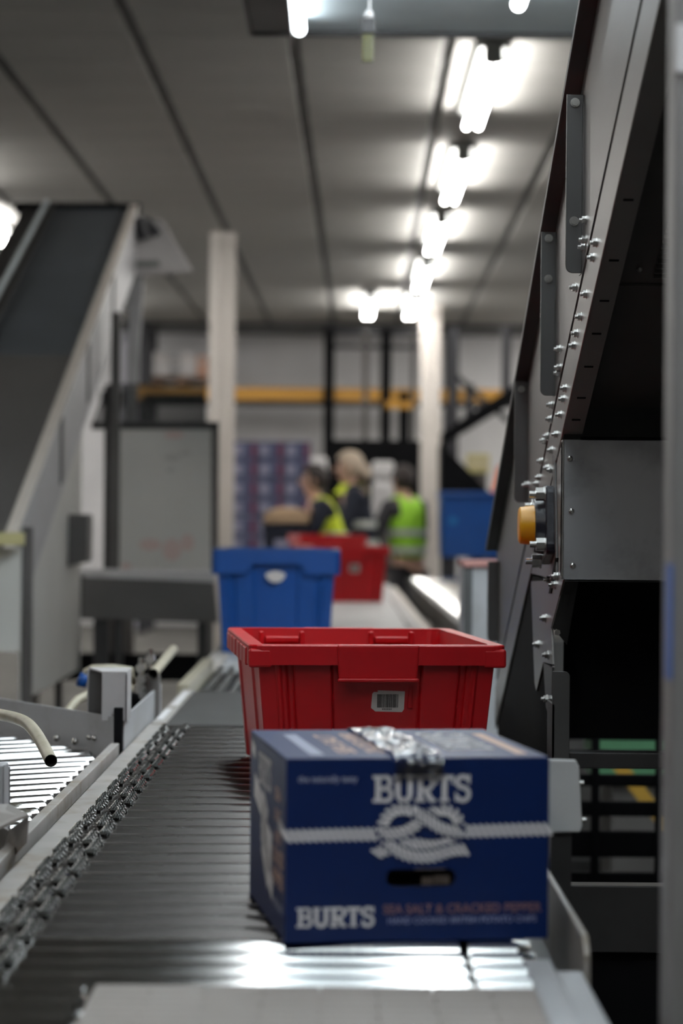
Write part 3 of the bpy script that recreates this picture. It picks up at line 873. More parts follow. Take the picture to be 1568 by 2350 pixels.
def far_tote(u0, u1, vr, Y, h, yaw, label):
    t = copy_tree(red_tote)
    for c in list(t.children):
        pass
    t['label'] = label
    mid = (P(u0, vr, Y) + P(u1, vr, Y)) / 2
    rz = math.radians(yaw)
    c = mid + Vector((-math.sin(rz), math.cos(rz), 0)) * 0.300
    t.location = (c.x, c.y, CT)
    t.rotation_euler = (0, 0, rz)
    t.scale = (1, 1, (mid.z - CT) / 0.2215)
    return t
far_tote(716, 900, 1253, 12.3, 0, 10, 'far red tote standing behind the blue tote on the white belt')
far_tote(695, 836, 1228, 14.2, 0, 8, 'red tote farthest along the belt, in front of the hi-vis workers')

# ================================================================ BURTS CARTON
W, H, D = 0.2625, 0.1775, 0.318
carton = thing('carton', 'navy printed crisp carton with clear tape on top, nearest item on the rollers', 'carton')
BY = math.radians(8.4)
fbl = P(654, 2166, 2.357)
carton.location = (fbl.x, fbl.y, CT + 0.0005)
carton.rotation_euler = (0, 0, BY)
# local frame: x 0..W along the front, y 0..D away, z 0..H
def cf(cx, cy):          # printed-artwork coordinates (crop pixels of the front face) -> x, z on the front
    return ((cx - 232) / 1268 * W, H * (1 - (cy - 185) / 850))
bm_ = MB()
nx = 5
bm_.face([(0, 0, 0), (0, D, 0), (W, D, 0), (W, 0, 0)])
bm_.face([(0, 0, 0), (0, 0, H), (0, D, H), (0, D, 0)])
bm_.face([(W, 0, 0), (W, D, 0), (W, D, H), (W, 0, H)])
bm_.face([(0, D, 0), (0, D, H), (W, D, H), (W, D, 0)])
outer = [bm_.bm.verts.new(p) for p in ((0, 0, 0), (W, 0, 0), (W, 0, H), (0, 0, H))]
hx0_, hz0_ = cf(712, 780); hx1_, hz1_ = cf(1048, 697)
hr = (hz1_ - hz0_) / 2; hc = (hz0_ + hz1_) / 2
hole = []
for cxx, a0 in ((hx1_ - hr, -PI / 2), (hx0_ + hr, PI / 2)):
    for k in range(9):
        a = a0 + PI * k / 8
        hole.append((cxx + math.cos(a) * hr, 0, hc + math.sin(a) * hr))
hv = [bm_.bm.verts.new(p) for p in hole]
eds = []
for L in (outer, hv):
    for i in range(len(L)):
        eds.append(bm_.bm.edges.new((L[i], L[(i + 1) % len(L)])))
bmesh.ops.triangle_fill(bm_.bm, use_beauty=True, use_dissolve=False, edges=eds)
carton_body = bm_.build('carton_walls', M['carton'], carton, weld=True)
for i, (x0, x1) in enumerate(((0.0, W / 2 - 0.0008), (W / 2 + 0.0008, W))):
    MB().box(x0, x1, 0.0, D, H, H + 0.0022).build('top_flap', M['carton'], carton, bevel=0.0008)
hole_wall = MB()
hole_wall.loft([hole, [(x, 0.004, z) for x, _, z in hole]], False, False)
hole_wall.build('hand_hole', M['hole_dark'], carton)
MB().box(hx0_ - 0.015, hx1_ + 0.015, 0.045, 0.047, hc - 0.03, hc + 0.03).build('hole_shade_sheet', M['hole_dark'], carton)  # dark sheet put in for the shade inside the carton
pk = MB()
for (cx0, cx1, cy0, cy1) in ((895, 950, 745, 780), (955, 1030, 738, 778), (860, 1010, 695, 712)):
    xa, za = cf(cx0, cy1); xb, zb = cf(cx1, cy0)
    pk.box(xa, xb, 0.012, 0.013, za, zb)
pk.build('packet_print', M['bag'], carton)

def stroke(mb, pts, w, off, plane, cap=0.0):
    """flat thick polyline in a print plane; plane maps (x, z, off) -> 3D"""
    for (a, b) in zip(pts, pts[1:]):
        a, b = Vector(a), Vector(b)
        d = (b - a)
        if d.length < 1e-9:
            continue
        d.normalize()
        n = Vector((-d.y, d.x)) * (w / 2)
        a2, b2 = a - d * (w * cap), b + d * (w * cap)
        mb.face([plane(*(a2 - n), off), plane(*(b2 - n), off), plane(*(b2 + n), off), plane(*(a2 + n), off)])
def arc(cx, cz, rx, rz, a0, a1, n=8):
    return [(cx + rx * math.cos(math.radians(a0 + (a1 - a0) * k / n)), cz + rz * math.sin(math.radians(a0 + (a1 - a0) * k / n))) for k in range(n + 1)]
def slab_word(mb, x0, x1, z0, z1, plane, off):
    """the word BURTS in heavy slab-serif capitals between x0..x1, z0..z1"""
    Wd, Hh = x1 - x0, z1 - z0
    adv = [0.0, 0.215, 0.43, 0.635, 0.835]
    lw = [0.20, 0.205, 0.205, 0.19, 0.165]
    st = 0.052 * Wd
    for ch_, a, w_ in zip('BURTS', adv, lw):
        X0 = x0 + a * Wd; X1 = X0 + w_ * Wd
        def q(fx, fz):
            return (X0 + fx * (X1 - X0), z0 + fz * Hh)
        sf = 0.13 * Hh
        if ch_ == 'B':
            stroke(mb, [q(0.27, 0), q(0.27, 1)], st, off, plane)
            stroke(mb, [q(0.0, 0.065), q(0.7, 0.065)], sf, off, plane)
            stroke(mb, [q(0.0, 0.935), q(0.66, 0.935)], sf, off, plane)
            stroke(mb, [q(0.2, 0.51), q(0.7, 0.51)], sf, off, plane)
            p = arc(*q(0.62, 0.74), 0.25 * (X1 - X0), 0.2 * Hh, -90, 90)
            stroke(mb, p, st * 0.8, off, plane, 0.1)
            p = arc(*q(0.66, 0.28), 0.28 * (X1 - X0), 0.22 * Hh, -90, 90)
            stroke(mb, p, st * 0.8, off, plane, 0.1)
        if ch_ == 'U':
            stroke(mb, [q(0.2, 1), q(0.2, 0.32)], st, off, plane)
            stroke(mb, [q(0.8, 1), q(0.8, 0.32)], st, off, plane)
            stroke(mb, arc(*q(0.5, 0.33), 0.3 * (X1 - X0), 0.26 * Hh, 180, 360), st, off, plane, 0.1)
            stroke(mb, [q(-0.02, 0.935), q(0.42, 0.935)], sf, off, plane)
            stroke(mb, [q(0.58, 0.935), q(1.02, 0.935)], sf, off, plane)
        if ch_ == 'R':
            stroke(mb, [q(0.25, 0), q(0.25, 1)], st, off, plane)
            stroke(mb, [q(0.0, 0.065), q(0.5, 0.065)], sf, off, plane)
            stroke(mb, [q(0.0, 0.935), q(0.66, 0.935)], sf, off, plane)
            stroke(mb, [q(0.2, 0.47), q(0.66, 0.47)], sf, off, plane)
            stroke(mb, arc(*q(0.62, 0.71), 0.25 * (X1 - X0), 0.22 * Hh, -90, 90), st * 0.8, off, plane, 0.1)
            stroke(mb, [q(0.5, 0.48), q(0.84, 0.04)], st, off, plane)
            stroke(mb, [q(0.72, 0.065), q(1.04, 0.065)], sf, off, plane)
        if ch_ == 'T':
            stroke(mb, [q(0.5, 0), q(0.5, 1)], st, off, plane)
            stroke(mb, [q(0.0, 0.92), q(1.0, 0.92)], sf * 1.15, off, plane)
            stroke(mb, [q(0.25, 0.065), q(0.75, 0.065)], sf, off, plane)
            stroke(mb, [q(0.05, 0.66), q(0.05, 0.98)], st * 0.45, off, plane)
            stroke(mb, [q(0.95, 0.66), q(0.95, 0.98)], st * 0.45, off, plane)
        if ch_ == 'S':
            p = arc(*q(0.5, 0.74), 0.36 * (X1 - X0), 0.2 * Hh, 20, 270, 10) + arc(*q(0.5, 0.29), 0.38 * (X1 - X0), 0.24 * Hh, 90, -160, 10)[1:]
            stroke(mb, p, st * 0.85, off, plane, 0.1)
            stroke(mb, [q(0.9, 0.66), q(0.9, 1.0)], st * 0.4, off, plane)
            stroke(mb, [q(0.08, 0.02), q(0.08, 0.36)], st * 0.4, off, plane)
def front(x, z, off):
    return (x, -off, z)
def text_mesh(txt, size, w, name, m, parent, place):
    """built-in face, laid flat on a print plane; place(x, y) -> 3D with x in 0..w"""
    cu = bpy.data.curves.new('print_text', 'FONT')
    cu.body = txt
    cu.size = size
    cu.offset = size * 0.02
    cu.resolution_u = 3
    tmp = bpy.data.objects.new('print_text', cu)
    COL.objects.link(tmp)
    dg = bpy.context.evaluated_depsgraph_get()
    me = bpy.data.meshes.new_from_object(tmp.evaluated_get(dg))
    bpy.data.objects.remove(tmp)
    xs = [v.co.x for v in me.vertices]
    k = w / (max(xs) - min(xs))
    mn = min(xs)
    for v in me.vertices:
        v.co = Vector(place((v.co.x - mn) * k, v.co.y))
    me.materials.clear()
    me.materials.append(m)
    o = bpy.data.objects.new(name, me)
    COL.objects.link(o)
    o.parent = parent
    return o
OFF = 0.0004
wb_ = MB()
xa, za = cf(645, 384); xb, zb = cf(1118, 256)
slab_word(wb_, xa, xb, za, zb, front, OFF)
wb_.build('printed_brand_word', M['print'], carton)
wb_ = MB()
xa, za = cf(285, 966); xb, zb = cf(658, 872)
slab_word(wb_, xa, xb, za, zb, front, OFF)
wb_.build('printed_brand_word', M['print'], carton)
# rope and knot
def rope(mb, pts, w, off, plane, pitch=None, outline=None):
    dense = []
    n = len(pts)
    for i in range(n - 1):
        p0 = Vector(pts[max(i - 1, 0)]); p1 = Vector(pts[i]); p2 = Vector(pts[i + 1]); p3 = Vector(pts[min(i + 2, n - 1)])
        for t in range(8):
            s = t / 8
            dense.append(0.5 * ((2 * p1) + (-p0 + p2) * s + (2 * p0 - 5 * p1 + 4 * p2 - p3) * s * s + (-p0 + 3 * p1 - 3 * p2 + p3) * s ** 3))
    dense.append(Vector(pts[-1]))
    if outline is not None:
        stroke(outline, [tuple(p) for p in dense], w * 1.28, off - 0.00008, plane, 0.05)
    pitch = pitch or w * 0.50
    L = [0]
    for a, b in zip(dense, dense[1:]):
        L.append(L[-1] + (b - a).length)
    def at(s):
        s = min(max(s, 0), L[-1])
        for i in range(len(L) - 1):
            if L[i + 1] >= s:
                f = (s - L[i]) / max(1e-9, L[i + 1] - L[i])
                d = (dense[i + 1] - dense[i]).normalized()
                return dense[i].lerp(dense[i + 1], f), d
    s = 0
    while s < L[-1]:
        c, d = at(s + pitch / 2)
        nn = Vector((-d.y, d.x))
        sk = 0.26 * w
        hw = w / 2
        lenp = pitch * 0.70
        q = [(-lenp / 2 + sk, -hw * 0.84), (0 + sk * 1.15, -hw * 1.08), (lenp / 2 + sk, -hw * 0.84), (lenp / 2 - sk, hw * 0.84), (0 - sk * 1.15, hw * 1.08), (-lenp / 2 - sk, hw * 0.84)]
        mb.face([plane(*(c + d * a + nn * b), off) for a, b in q])
        s += pitch
rp = MB(); ol = MB()
C = lambda L: [cf(*p) for p in L]
rw = 62 / 1268 * W
rope(rp, C([(222, 538), (450, 534), (690, 532)]), rw, OFF, front)
rope(rp, C([(1508, 516), (1300, 519), (1075, 524)]), rw, OFF, front)
kw = 56 / 1268 * W
rope(rp, C([(715, 612), (820, 606), (930, 616), (1045, 603)]), kw * 0.9, OFF + 0.0001, front)
rope(rp, C([(655, 628), (740, 596), (830, 578), (930, 590), (1020, 572), (1058, 520), (1048, 455), (990, 422), (930, 440), (900, 470)]), kw, OFF + 0.0003, front, outline=ol)
rope(rp, C([(1105, 610), (1030, 612), (930, 640), (830, 636), (750, 600), (704, 550), (698, 482), (740, 428), (810, 418), (870, 450)]), kw, OFF + 0.0005, front, outline=ol)
rope(rp, C([(690, 532), (790, 524), (850, 492), (900, 450), (960, 425)]), kw, OFF + 0.0007, front, outline=ol)
rope(rp, C([(1075, 524), (1020, 520), (960, 498), (900, 458), (850, 430)]), kw, OFF + 0.0009, front, outline=ol)
rp.build('printed_rope', M['print'], carton)
ol.build('printed_rope_gap', M['carton'], carton)
x0_, z0_ = cf(288, 285); x1_, _ = cf(572, 285)
text_mesh('the naturally tasty', 0.0085, x1_ - x0_, 'printed_line', M['print_dim'], carton, lambda x, y: (x0_ + x, -OFF, z0_ + y))
x2_, z2_ = cf(700, 906); x3_, _ = cf(1468, 906)
text_mesh('SEA SALT & CRACKED PEPPER', 0.0125, x3_ - x2_, 'printed_flavour', mat('print_flavour', (0.22, 0.12, 0.13), 0.5), carton, lambda x, y: (x2_ + x, -OFF, z2_ + y))
x4_, z4_ = cf(722, 954); x5_, _ = cf(1443, 954)
text_mesh('HAND COOKED BRITISH POTATO CHIPS', 0.0088, x5_ - x4_, 'printed_line', mat('print_line', (0.22, 0.25, 0.42), 0.5), carton, lambda x, y: (x4_ + x, -OFF, z4_ + y))
# left side print
def side(x, z, off):      # x = distance from the front edge
    return (-off, x, z)
sp = MB()
slab_word(sp, 0.125, 0.235, H * 0.74, H * 0.93, lambda x, z, o: (-o, 0.36 - x, z), OFF)
stroke(sp, [(0.14, H * 0.28), (0.19, H * 0.45), (0.17, H * 0.66)], 0.045, OFF, side, 0.1)
stroke(sp, [(0.18, H * 0.60), (0.27, H * 0.70)], 0.026, OFF, side, 0.2)
stroke(sp, [(0.12, H * 0.42), (0.20, H * 0.50)], 0.036, OFF, side, 0.2)
stroke(sp, [(0.105, H * 0.20), (0.165, H * 0.33)], 0.024, OFF, side, 0.1)
stroke(sp, [(0.27, H * 0.90), (0.30, H * 0.93)], 0.014, OFF, side, 0.2)
sp.build('printed_side_art', M['print'], carton)
sp = MB()
rope(sp, [(-0.002, H * 0.585), (0.025, H * 0.60), (0.055, H * 0.625)], rw, OFF + 0.0002, side)
sp.build('printed_rope', M['print'], carton)
for k, (zz, s_, ln) in enumerate(((0.74, 0.018, 'SEA'), (0.62, 0.018, 'SALT'), (0.50, 0.018, 'AND'))):
    text_mesh(ln, s_, 0.045, 'printed_flavour', M['print_tan'], carton, lambda x, y, zz=zz: (-OFF - 0.0002, 0.085 - x, H * zz + y))
for k, (zz, s_, ln) in enumerate(((0.38, 0.022, 'CRACKED'), (0.26, 0.022, 'PEPPER'))):
    text_mesh(ln, s_, 0.085, 'printed_flavour', M['print_tan'], carton, lambda x, y, zz=zz: (-OFF, 0.10 - x, H * zz + y))
text_mesh('POTATO CHIPS', 0.012, 0.08, 'printed_line', M['print_dim'], carton, lambda x, y: (-OFF, 0.10 - x, H * 0.13 + y))
# top print
def top(x, y, off):
    return (x, y, H + 0.0022 + off)
tp = MB()
stroke(tp, [(0.035, 0.03), (0.035, D - 0.06)], 0.014, OFF, top)
tp.build('printed_line', M['print_dim'], carton)
text_mesh('SEA SALT', 0.03, 0.20, 'printed_flavour', M['print_tan'], carton, lambda x, y: (0.068 - y * 0.9 + 0.01, 0.05 + x, H + 0.0026))
text_mesh('CRACKED PEPPER', 0.03, 0.22, 'printed_flavour', M['print_tan'], carton, lambda x, y: (0.098 - y * 0.9 + 0.01, 0.05 + x, H + 0.0026))
tp = MB()
slab_word(tp, 0.08, 0.27, 0.0, 0.05, lambda x, z, o: (0.225 - z, x, H + 0.0022 + o), OFF)
tp.build('printed_brand_word', M['print'], carton)
tp = MB()
stroke(tp, [(0.242, 0.03), (0.242, 0.26)], 0.012, OFF, top)
tp.build('printed_line', M['print_tan'], carton)
# tape: crinkled clear strip along the seam, turned down over both ends
tpz = MB()
N, K = 46, 10
vsg = []
tw = 0.048
prof = [(-0.0016, H - 0.020), (-0.0014, H - 0.014), (-0.0015, H - 0.006), (-0.001, H + 0.001)] + [(D * i / N, H + 0.0032) for i in range(1, N)] + [(D + 0.0012, H - 0.002), (D + 0.0014, H - 0.04)]
for i, (yy, zz) in enumerate(prof):
    row = []
    for k in range(K + 1):
        x = W / 2 - tw / 2 + tw * k / K + 0.0007 * math.sin(i * 0.9)
        wr = 0.003 * abs(math.sin(i * 0.8 + k * 0.9)) * abs(math.sin(i * 0.31 + k * 0.5 + 1)) + 0.0022 * random.random()
        if 3 < i < len(prof) - 2:
            row.append(tpz.bm.verts.new((x, yy, zz + wr)))
        else:
            row.append(tpz.bm.verts.new((x, yy - wr * 0.3, zz)))
    vsg.append(row)
for A_, B_ in zip(vsg, vsg[1:]):
    for k in range(K):
        f = tpz.bm.faces.new((A_[k], A_[k + 1], B_[k + 1], B_[k]))
        f.smooth = True
tpz.build('tape_strip', M['tape'], carton)

# ================================================================ RIGHT SLOPING MACHINE
XM = 0.340
TS = 0.381                                    # slope
def L1(Y): return CZ + 0.315 - TS * (Y - 3.526)
def L2(Y): return L1(Y) - 0.098
def L0(Y): return L1(Y) + 0.291
mc = thing('sloping_conveyor', 'large grey steel sloping conveyor rising along the right side', 'conveyor', (0.64, 3.6, 0))
YA, YB = 1.9, 5.28
XR = XM + 0.62
# upper side plate, lower side strip
MB().prism([(XM, YA, L1(YA) + 0.010), (XM, YB, L1(YB) + 0.010), (XM, YB, L0(YB)), (XM, YA, L0(YA))], (0.003, 0, 0)).build('side_panel', M['sheet'], mc, True)
MB().prism([(XM - 0.001, YA, L2(YA)), (XM - 0.001, YB, L2(YB)), (XM - 0.001, YB, L1(YB) - 0.008), (XM - 0.001, YA, L1(YA) - 0.008)], (0.004, 0, 0)).build('side_strip', M['sheet'], mc, True, bevel=0.0012)
MB().prism([(XM + 0.004, YA, L1(YA) - 0.02), (XM + 0.004, YB, L1(YB) - 0.02), (XM + 0.004, YB, L1(YB) + 0.02), (XM + 0.004, YA, L1(YA) + 0.02)], (0.002, 0, 0)).build('seam_strip', M['black_steel'], mc, True)
# turned-in slotted flange under the strip
fl2 = MB()
for Y0, Y1 in ((YA, 3.735),):
    fl2.hexa([(XM, Y0, L2(Y0) - 0.0), (XM + 0.031, Y0, L2(Y0)), (XM + 0.031, Y1, L2(Y1)), (XM, Y1, L2(Y1))],
             [(XM, Y0, L2(Y0) + 0.003), (XM + 0.031, Y0, L2(Y0) + 0.003), (XM + 0.031, Y1, L2(Y1) + 0.003), (XM, Y1, L2(Y1) + 0.003)])
fl2.build('slotted_flange', M['flange'], mc, True)
for u, v in ((1443, 400), (1410, 541), (1388, 631), (1370, 715), (1352, 796), (1335, 869), (1323, 923), (1309, 991)):
    c = PX(u, v, XM + 0.016)
    c.z = L2(c.y)
    d = Vector((0, 1, -TS)).normalized()
    MB().obox(c - Vector((0, 0, 0.0005)), (1, 0, 0), d, Vector((0, TS, 1)), 0.013, 0.0035, 0.0016).build('slot', M['black_steel'], mc, True)
# top guard flange (turned out) with bright edge
fg = MB()
fg.hexa([(XM - 0.024, YA, L0(YA)), (XM, YA, L0(YA)), (XM, YB, L0(YB)), (XM - 0.024, YB, L0(YB))],
        [(XM - 0.024, YA, L0(YA) + 0.003), (XM, YA, L0(YA) + 0.003), (XM, YB, L0(YB) + 0.003), (XM - 0.024, YB, L0(YB) + 0.003)])
fg.build('guard_flange', M['dark_steel'], mc, True)
MB().prism([(XM - 0.0245, YA, L0(YA) - 0.002), (XM - 0.0245, YB, L0(YB) - 0.002), (XM - 0.0245, YB, L0(YB) + 0.010), (XM - 0.0245, YA, L0(YA) + 0.010)], (0.0015, 0, 0)).build('flange_edge', M['sheet_dark'], mc, True)
# brackets: vertical angle straps facing the conveyor
def strap(Y, v0, v1, bolts, long_lip=True):
    z0 = CZ - (v0 - 1196) / F * Y
    z1 = CZ - (v1 - 1196) / F * Y
    x0 = XM - 0.024
    r_ = 0.010
    pts = [(x0, z0), (XM, z0), (XM, z1)]
    pts += [(x0 + r_ - r_ * math.sin(a), z1 + r_ - r_ * math.cos(a)) for a in [PI / 2 * k / 5 for k in range(6)]]
    b = MB()
    b.prism([(x, Y, z) for x, z in pts], (0, 0.003, 0))
    s = b.build('strap', M['sheet_dark'], mc, True, bevel=0.0008, seg=1)
    MB().box(x0 - 0.0006, x0 + 0.0004, Y - 0.0004, Y + 0.003, z1 + 0.012, z0).build('strap_edge', M['bolt'], s, True)
    MB().box(XM - 0.0015, XM + 0.001, Y, Y + 0.04, z1, z0 - 0.01).build('strap_leg', M['sheet'], s, True)
    for v in bolts:
        zb = CZ - (v - 1196) / F * Y
        c = (XM - 0.0125, Y, zb)
        bb = MB().cyl((c[0], Y, zb), (c[0], Y - 0.0012, zb), 0.0068, 16).cyl((c[0], Y - 0.001, zb), (c[0], Y - 0.0052, zb), 0.0055, 6)
        bb.build('strap_bolt', M['bolt'], s, True, bevel=0.0006)
strap(3.443, 212, 622, (231, 503))
strap(3.866, 528, 904, (543, 636))
strap(4.43, 872, 1150, (890,))
strap(5.20, 1285, 1470, ())
# bolts along the plates, seen from the side: washer, hex nut and stud end
def side_bolt(u, v, parent, x=XM, k=1.0):
    c = PX(u, v, x - 0.004)
    b = MB().cyl((x, c.y, c.z), (x - 0.0015 * k, c.y, c.z), 0.0072 * k, 16)
    b.cyl((x - 0.001 * k, c.y, c.z), (x - 0.0065 * k, c.y, c.z), 0.0058 * k, 6).cyl((x - 0.006 * k, c.y, c.z), (x - 0.0105 * k, c.y, c.z), 0.003 * k, 10)
    return b.build('bolt', M['bolt'], parent, True, bevel=0.0005)
for u, v in ((1365, 557), (1358, 591), (1342, 675), (1330, 727), (1321, 765), (1315, 793), (1295, 891), (1291, 916), (1284, 952), (1275, 997), (1264, 1033),
             (1340, 505), (1339, 550), (1337, 567), (1317, 660), (1281, 801), (1281, 843), (1280, 856), (1263, 930), (1261, 962), (1254, 1001), (1247, 1011), (1241, 1058), (1236, 1096), (1231, 1110),
             (1255, 1074), (1264, 1078)):
    side_bolt(u, v, mc)
side_bolt(1208, 1113, mc, k=1.2)
# underpan between the two side frames, ribs and screw
up = MB()
for Y0, Y1, dz in ((YA, 3.34, 0.045), (3.345, 3.735, 0.043)):
    up.hexa([(XM + 0.004, Y0, L2(Y0) + dz), (XR, Y0, L2(Y0) + dz), (XR, Y1, L2(Y1) + dz), (XM + 0.004, Y1, L2(Y1) + dz)],
            [(XM + 0.004, Y0, L2(Y0) + dz + 0.003), (XR, Y0, L2(Y0) + dz + 0.003), (XR, Y1, L2(Y1) + dz + 0.003), (XM + 0.004, Y1, L2(Y1) + dz + 0.003)])
up.build('underpan', M['under'], mc, True)
rb = MB()
for k in range(20):
    Yk = 3.05 + k * 0.014
    rb.box(XM + 0.085, XR - 0.05, Yk, Yk + 0.005, L2(Yk) + 0.040, L2(Yk) + 0.046)
rb.build('vent_ribs', M['under'], mc, True)
c = PX(1480, 607, XM + 0.06)
MB().sphere((XM + 0.064, 3.30, L2(3.30) + 0.045), 0.005, 10, 8).build('screw', M['sheet'], mc, True)
# belt on top, far side panel
MB().hexa([(XM + 0.02, YA, L0(YA) - 0.10), (XR - 0.02, YA, L0(YA) - 0.10), (XR - 0.02, YB, L0(YB) - 0.10), (XM + 0.02, YB, L0(YB) - 0.10)],
          [(XM + 0.02, YA, L0(YA) - 0.09), (XR - 0.02, YA, L0(YA) - 0.09), (XR - 0.02, YB, L0(YB) - 0.09), (XM + 0.02, YB, L0(YB) - 0.09)]).build('belt', M['belt_dark'], mc, True)
MB().prism([(XR, YA, L2(YA)), (XR, YB, L2(YB)), (XR, YB, L0(YB)), (XR, YA, L0(YA))], (0.003, 0, 0)).build('side_panel', M['sheet'], mc, True)
# gear cabinet hanging under the frame
CZ1 = CZ - 0.090; CZ2 = CZ + 0.129
Yc = 3.736
cab = MB()
r_ = 0.010
face = [(XM + 0.002, CZ2), (XM + 0.002, CZ1 + r_)] + [(XM + 0.002 + r_ - r_ * math.cos(a), CZ1 + r_ - r_ * math.sin(a)) for a in [PI / 2 * k / 5 for k in range(1, 6)]] + [(XR, CZ1), (XR, CZ2)]
cab.prism([(x, Yc, z) for x, z in face], (0, 0.003, 0))
cab.build('cabinet_front', M['cabinet'], mc, True, bevel=0.0008, seg=1)
MB().box(XM + 0.0005, XM + 0.003, Yc - 0.0012, Yc + 0.02, CZ1 + 0.008, CZ2).build('cabinet_edge_glint', M['bolt'], mc, True, bevel=0.0005)  # bright strip put in for the highlight along the left fold
MB().hexa([(XM + 0.003, Yc, CZ1), (XR, Yc, CZ1), (XR, 4.5, CZ1), (XM + 0.003, 4.5, CZ1)], [(XM + 0.003, Yc, CZ1 + 0.003), (XR, Yc, CZ1 + 0.003), (XR, 4.5, CZ1 + 0.003), (XM + 0.003, 4.5, CZ1 + 0.003)]).build('cabinet_bottom', M['dark_steel'], mc, True)
MB().hexa([(XM + 0.03, Yc - 0.001, CZ2), (XR, Yc - 0.001, CZ2), (XR, Yc + 0.02, CZ2), (XM + 0.03, Yc + 0.02, CZ2)], [(XM + 0.03, Yc - 0.001, CZ2 + 0.005), (XR, Yc - 0.001, CZ2 + 0.005), (XR, Yc + 0.02, CZ2 + 0.005), (XM + 0.03, Yc + 0.02, CZ2 + 0.005)]).build('cabinet_gap', M['black_steel'], mc, True)
MB().prism([(XM + 0.0005, Yc, CZ2), (XM + 0.0005, Yc, CZ1), (XM + 0.0005, 4.37, CZ1)], (0.003, 0, 0)).build('cabinet_side', M['sheet'], mc, True)
MB().prism([PX(1270, 1045, XM), PX(1276, 1045, XM), PX(1281, 1330, XM), PX(1279, 1330, XM)], (-0.002, 0, 0)).build('seam_strip', M['sheet_dark'], mc, True)
MB().prism([PX(1258, 1010, XM), PX(1260.5, 1010, XM), PX(1262.5, 1115, XM), PX(1259.5, 1115, XM)], (-0.0008, 0, 0)).build('seam_strip', M['black_steel'], mc, True)
MB().prism([PX(1277, 1280, XM), PX(1282, 1280, XM), PX(1267, 1362, XM), PX(1262, 1362, XM)], (-0.002, 0, 0)).build('seam_strip', M['black_steel'], mc, True)
for u, v in ((1308.5, 1052), (1312, 1173), (1315, 1298)):
    c = P(u, v, Yc)
    MB().sphere((c.x, Yc - 0.0005, c.z), (0.0048, 0.0035, 0.0048), 14, 8).cyl((c.x, Yc - 0.0035, c.z), (c.x, Yc - 0.0042, c.z), 0.0018, 6).build('cabinet_screw', M['bolt'], mc, True)
# pointed leg plates below the cabinet
MB().prism([PX(1219, 1334, XM), PX(1227, 1568, XM), PX(1231, 1586, XM), PX(1247, 1520, XM), PX(1268, 1532, XM), PX(1265, 1441, XM), PX(1293, 1330, XM)], (0.004, 0, 0)).build('gusset_plate', M['sheet'], mc, True, bevel=0.0006, seg=1)
MB().prism([PX(1247, 1518, XM), PX(1253, 1622, XM), PX(1258, 1640, XM), PX(1266, 1606, XM), PX(1268, 1524, XM)], (0.003, 0, 0)).build('gusset_plate', M['sheet_dark'], mc, True, bevel=0.0006, seg=1)
for u, v in ((1248, 1419), (1232, 1479), (1254, 1503), (1252, 1604), (1262, 1605), (1258, 1330), (1269, 1342), (1275, 1322)):
    side_bolt(u, v, mc, k=1.05)
b = MB(); c = P(1279, 1451, 3.72)
b.cyl((c.x, 3.72, c.z), (c.x, 3.714, c.z), 0.005, 6); b.build('bolt', M['bolt'], mc, True)
# black sheets put in for the shade behind the gussets
MB().box(XM + 0.03, XR, 4.0, 4.01, CZ - 0.355, CZ1).build('back_shade_panel', M['black_steel'], mc, True)
MB().prism([(XM + 0.0035, 3.95, 0.0), (XM + 0.0035, 5.26, 0.0), (XM + 0.0035, 5.26, L2(5.26) + 0.02), (XM + 0.0035, 4.36, L2(4.36) + 0.005), (XM + 0.0035, 3.95, CZ1 - 0.004)], (0.003, 0, 0)).build('inner_shade_panel', M['black_steel'], mc, True)
c0, c1 = P(1286, 1335, 3.76), P(1318, 1500, 3.76)
MB().prism([P(1296, 1332, 3.76), P(1328, 1332, 3.80), P(1302, 1480, 3.80), P(1268, 1440, 3.76)], (0, 0.003, 0)).build('inner_plate', M['dark_steel'], mc, True)
# flange bearing
Bc = PX(1262, 1206, 0.3345)
by_, bz_ = 3.90, Bc.z
def sq(x, half, r, tw=math.radians(-12)):
    pts = []
    for cx, cy, a0 in ((half - r, -half + r, -PI / 2), (half - r, half - r, 0), (-half + r, half - r, PI / 2), (-half + r, -half + r, PI)):
        for k in range(5):
            a = a0 + PI / 2 * k / 4
            px_, pz_ = cx + math.cos(a) * r, cy + math.sin(a) * r
            pts.append((x, by_ + px_ * math.cos(tw) - pz_ * math.sin(tw), bz_ + px_ * math.sin(tw) + pz_ * math.cos(tw)))
    return pts
bg = MB().prism(sq(XM - 0.0145, 0.056, 0.014), (0.0145, 0, 0)).build('bearing_flange', M['bearing'], mc, True, bevel=0.002)
MB().cyl((XM - 0.014, by_, bz_), (XM - 0.030, by_, bz_), 0.047, 32, 0.043).build('bearing_housing', M['bearing'], bg, True, bevel=0.002)
MB().cyl((XM - 0.030, by_, bz_), (XM - 0.052, by_, bz_), 0.0325, 32, 0.0295).cyl((XM - 0.052, by_, bz_), (XM - 0.0545, by_, bz_), 0.0295, 32, 0.026).build('end_cap', M['yellow'], bg, True)['label'] = 'yellow end cap'
for dy, dz in ((-0.035, 0.050), (-0.050, -0.030), (0.03, -0.058), (0.055, 0.032)):
    yb, zb = by_ + dy, bz_ + dz
    b = MB().cyl((XM - 0.0145, yb, zb), (XM - 0.017, yb, zb), 0.0125, 20).cyl((XM - 0.016, yb, zb), (XM - 0.030, yb, zb), 0.0115, 6).cyl((XM - 0.029, yb, zb), (XM - 0.040, yb, zb), 0.0055, 12)
    b.build('nut', M['bolt'], bg, True, bevel=0.0012)
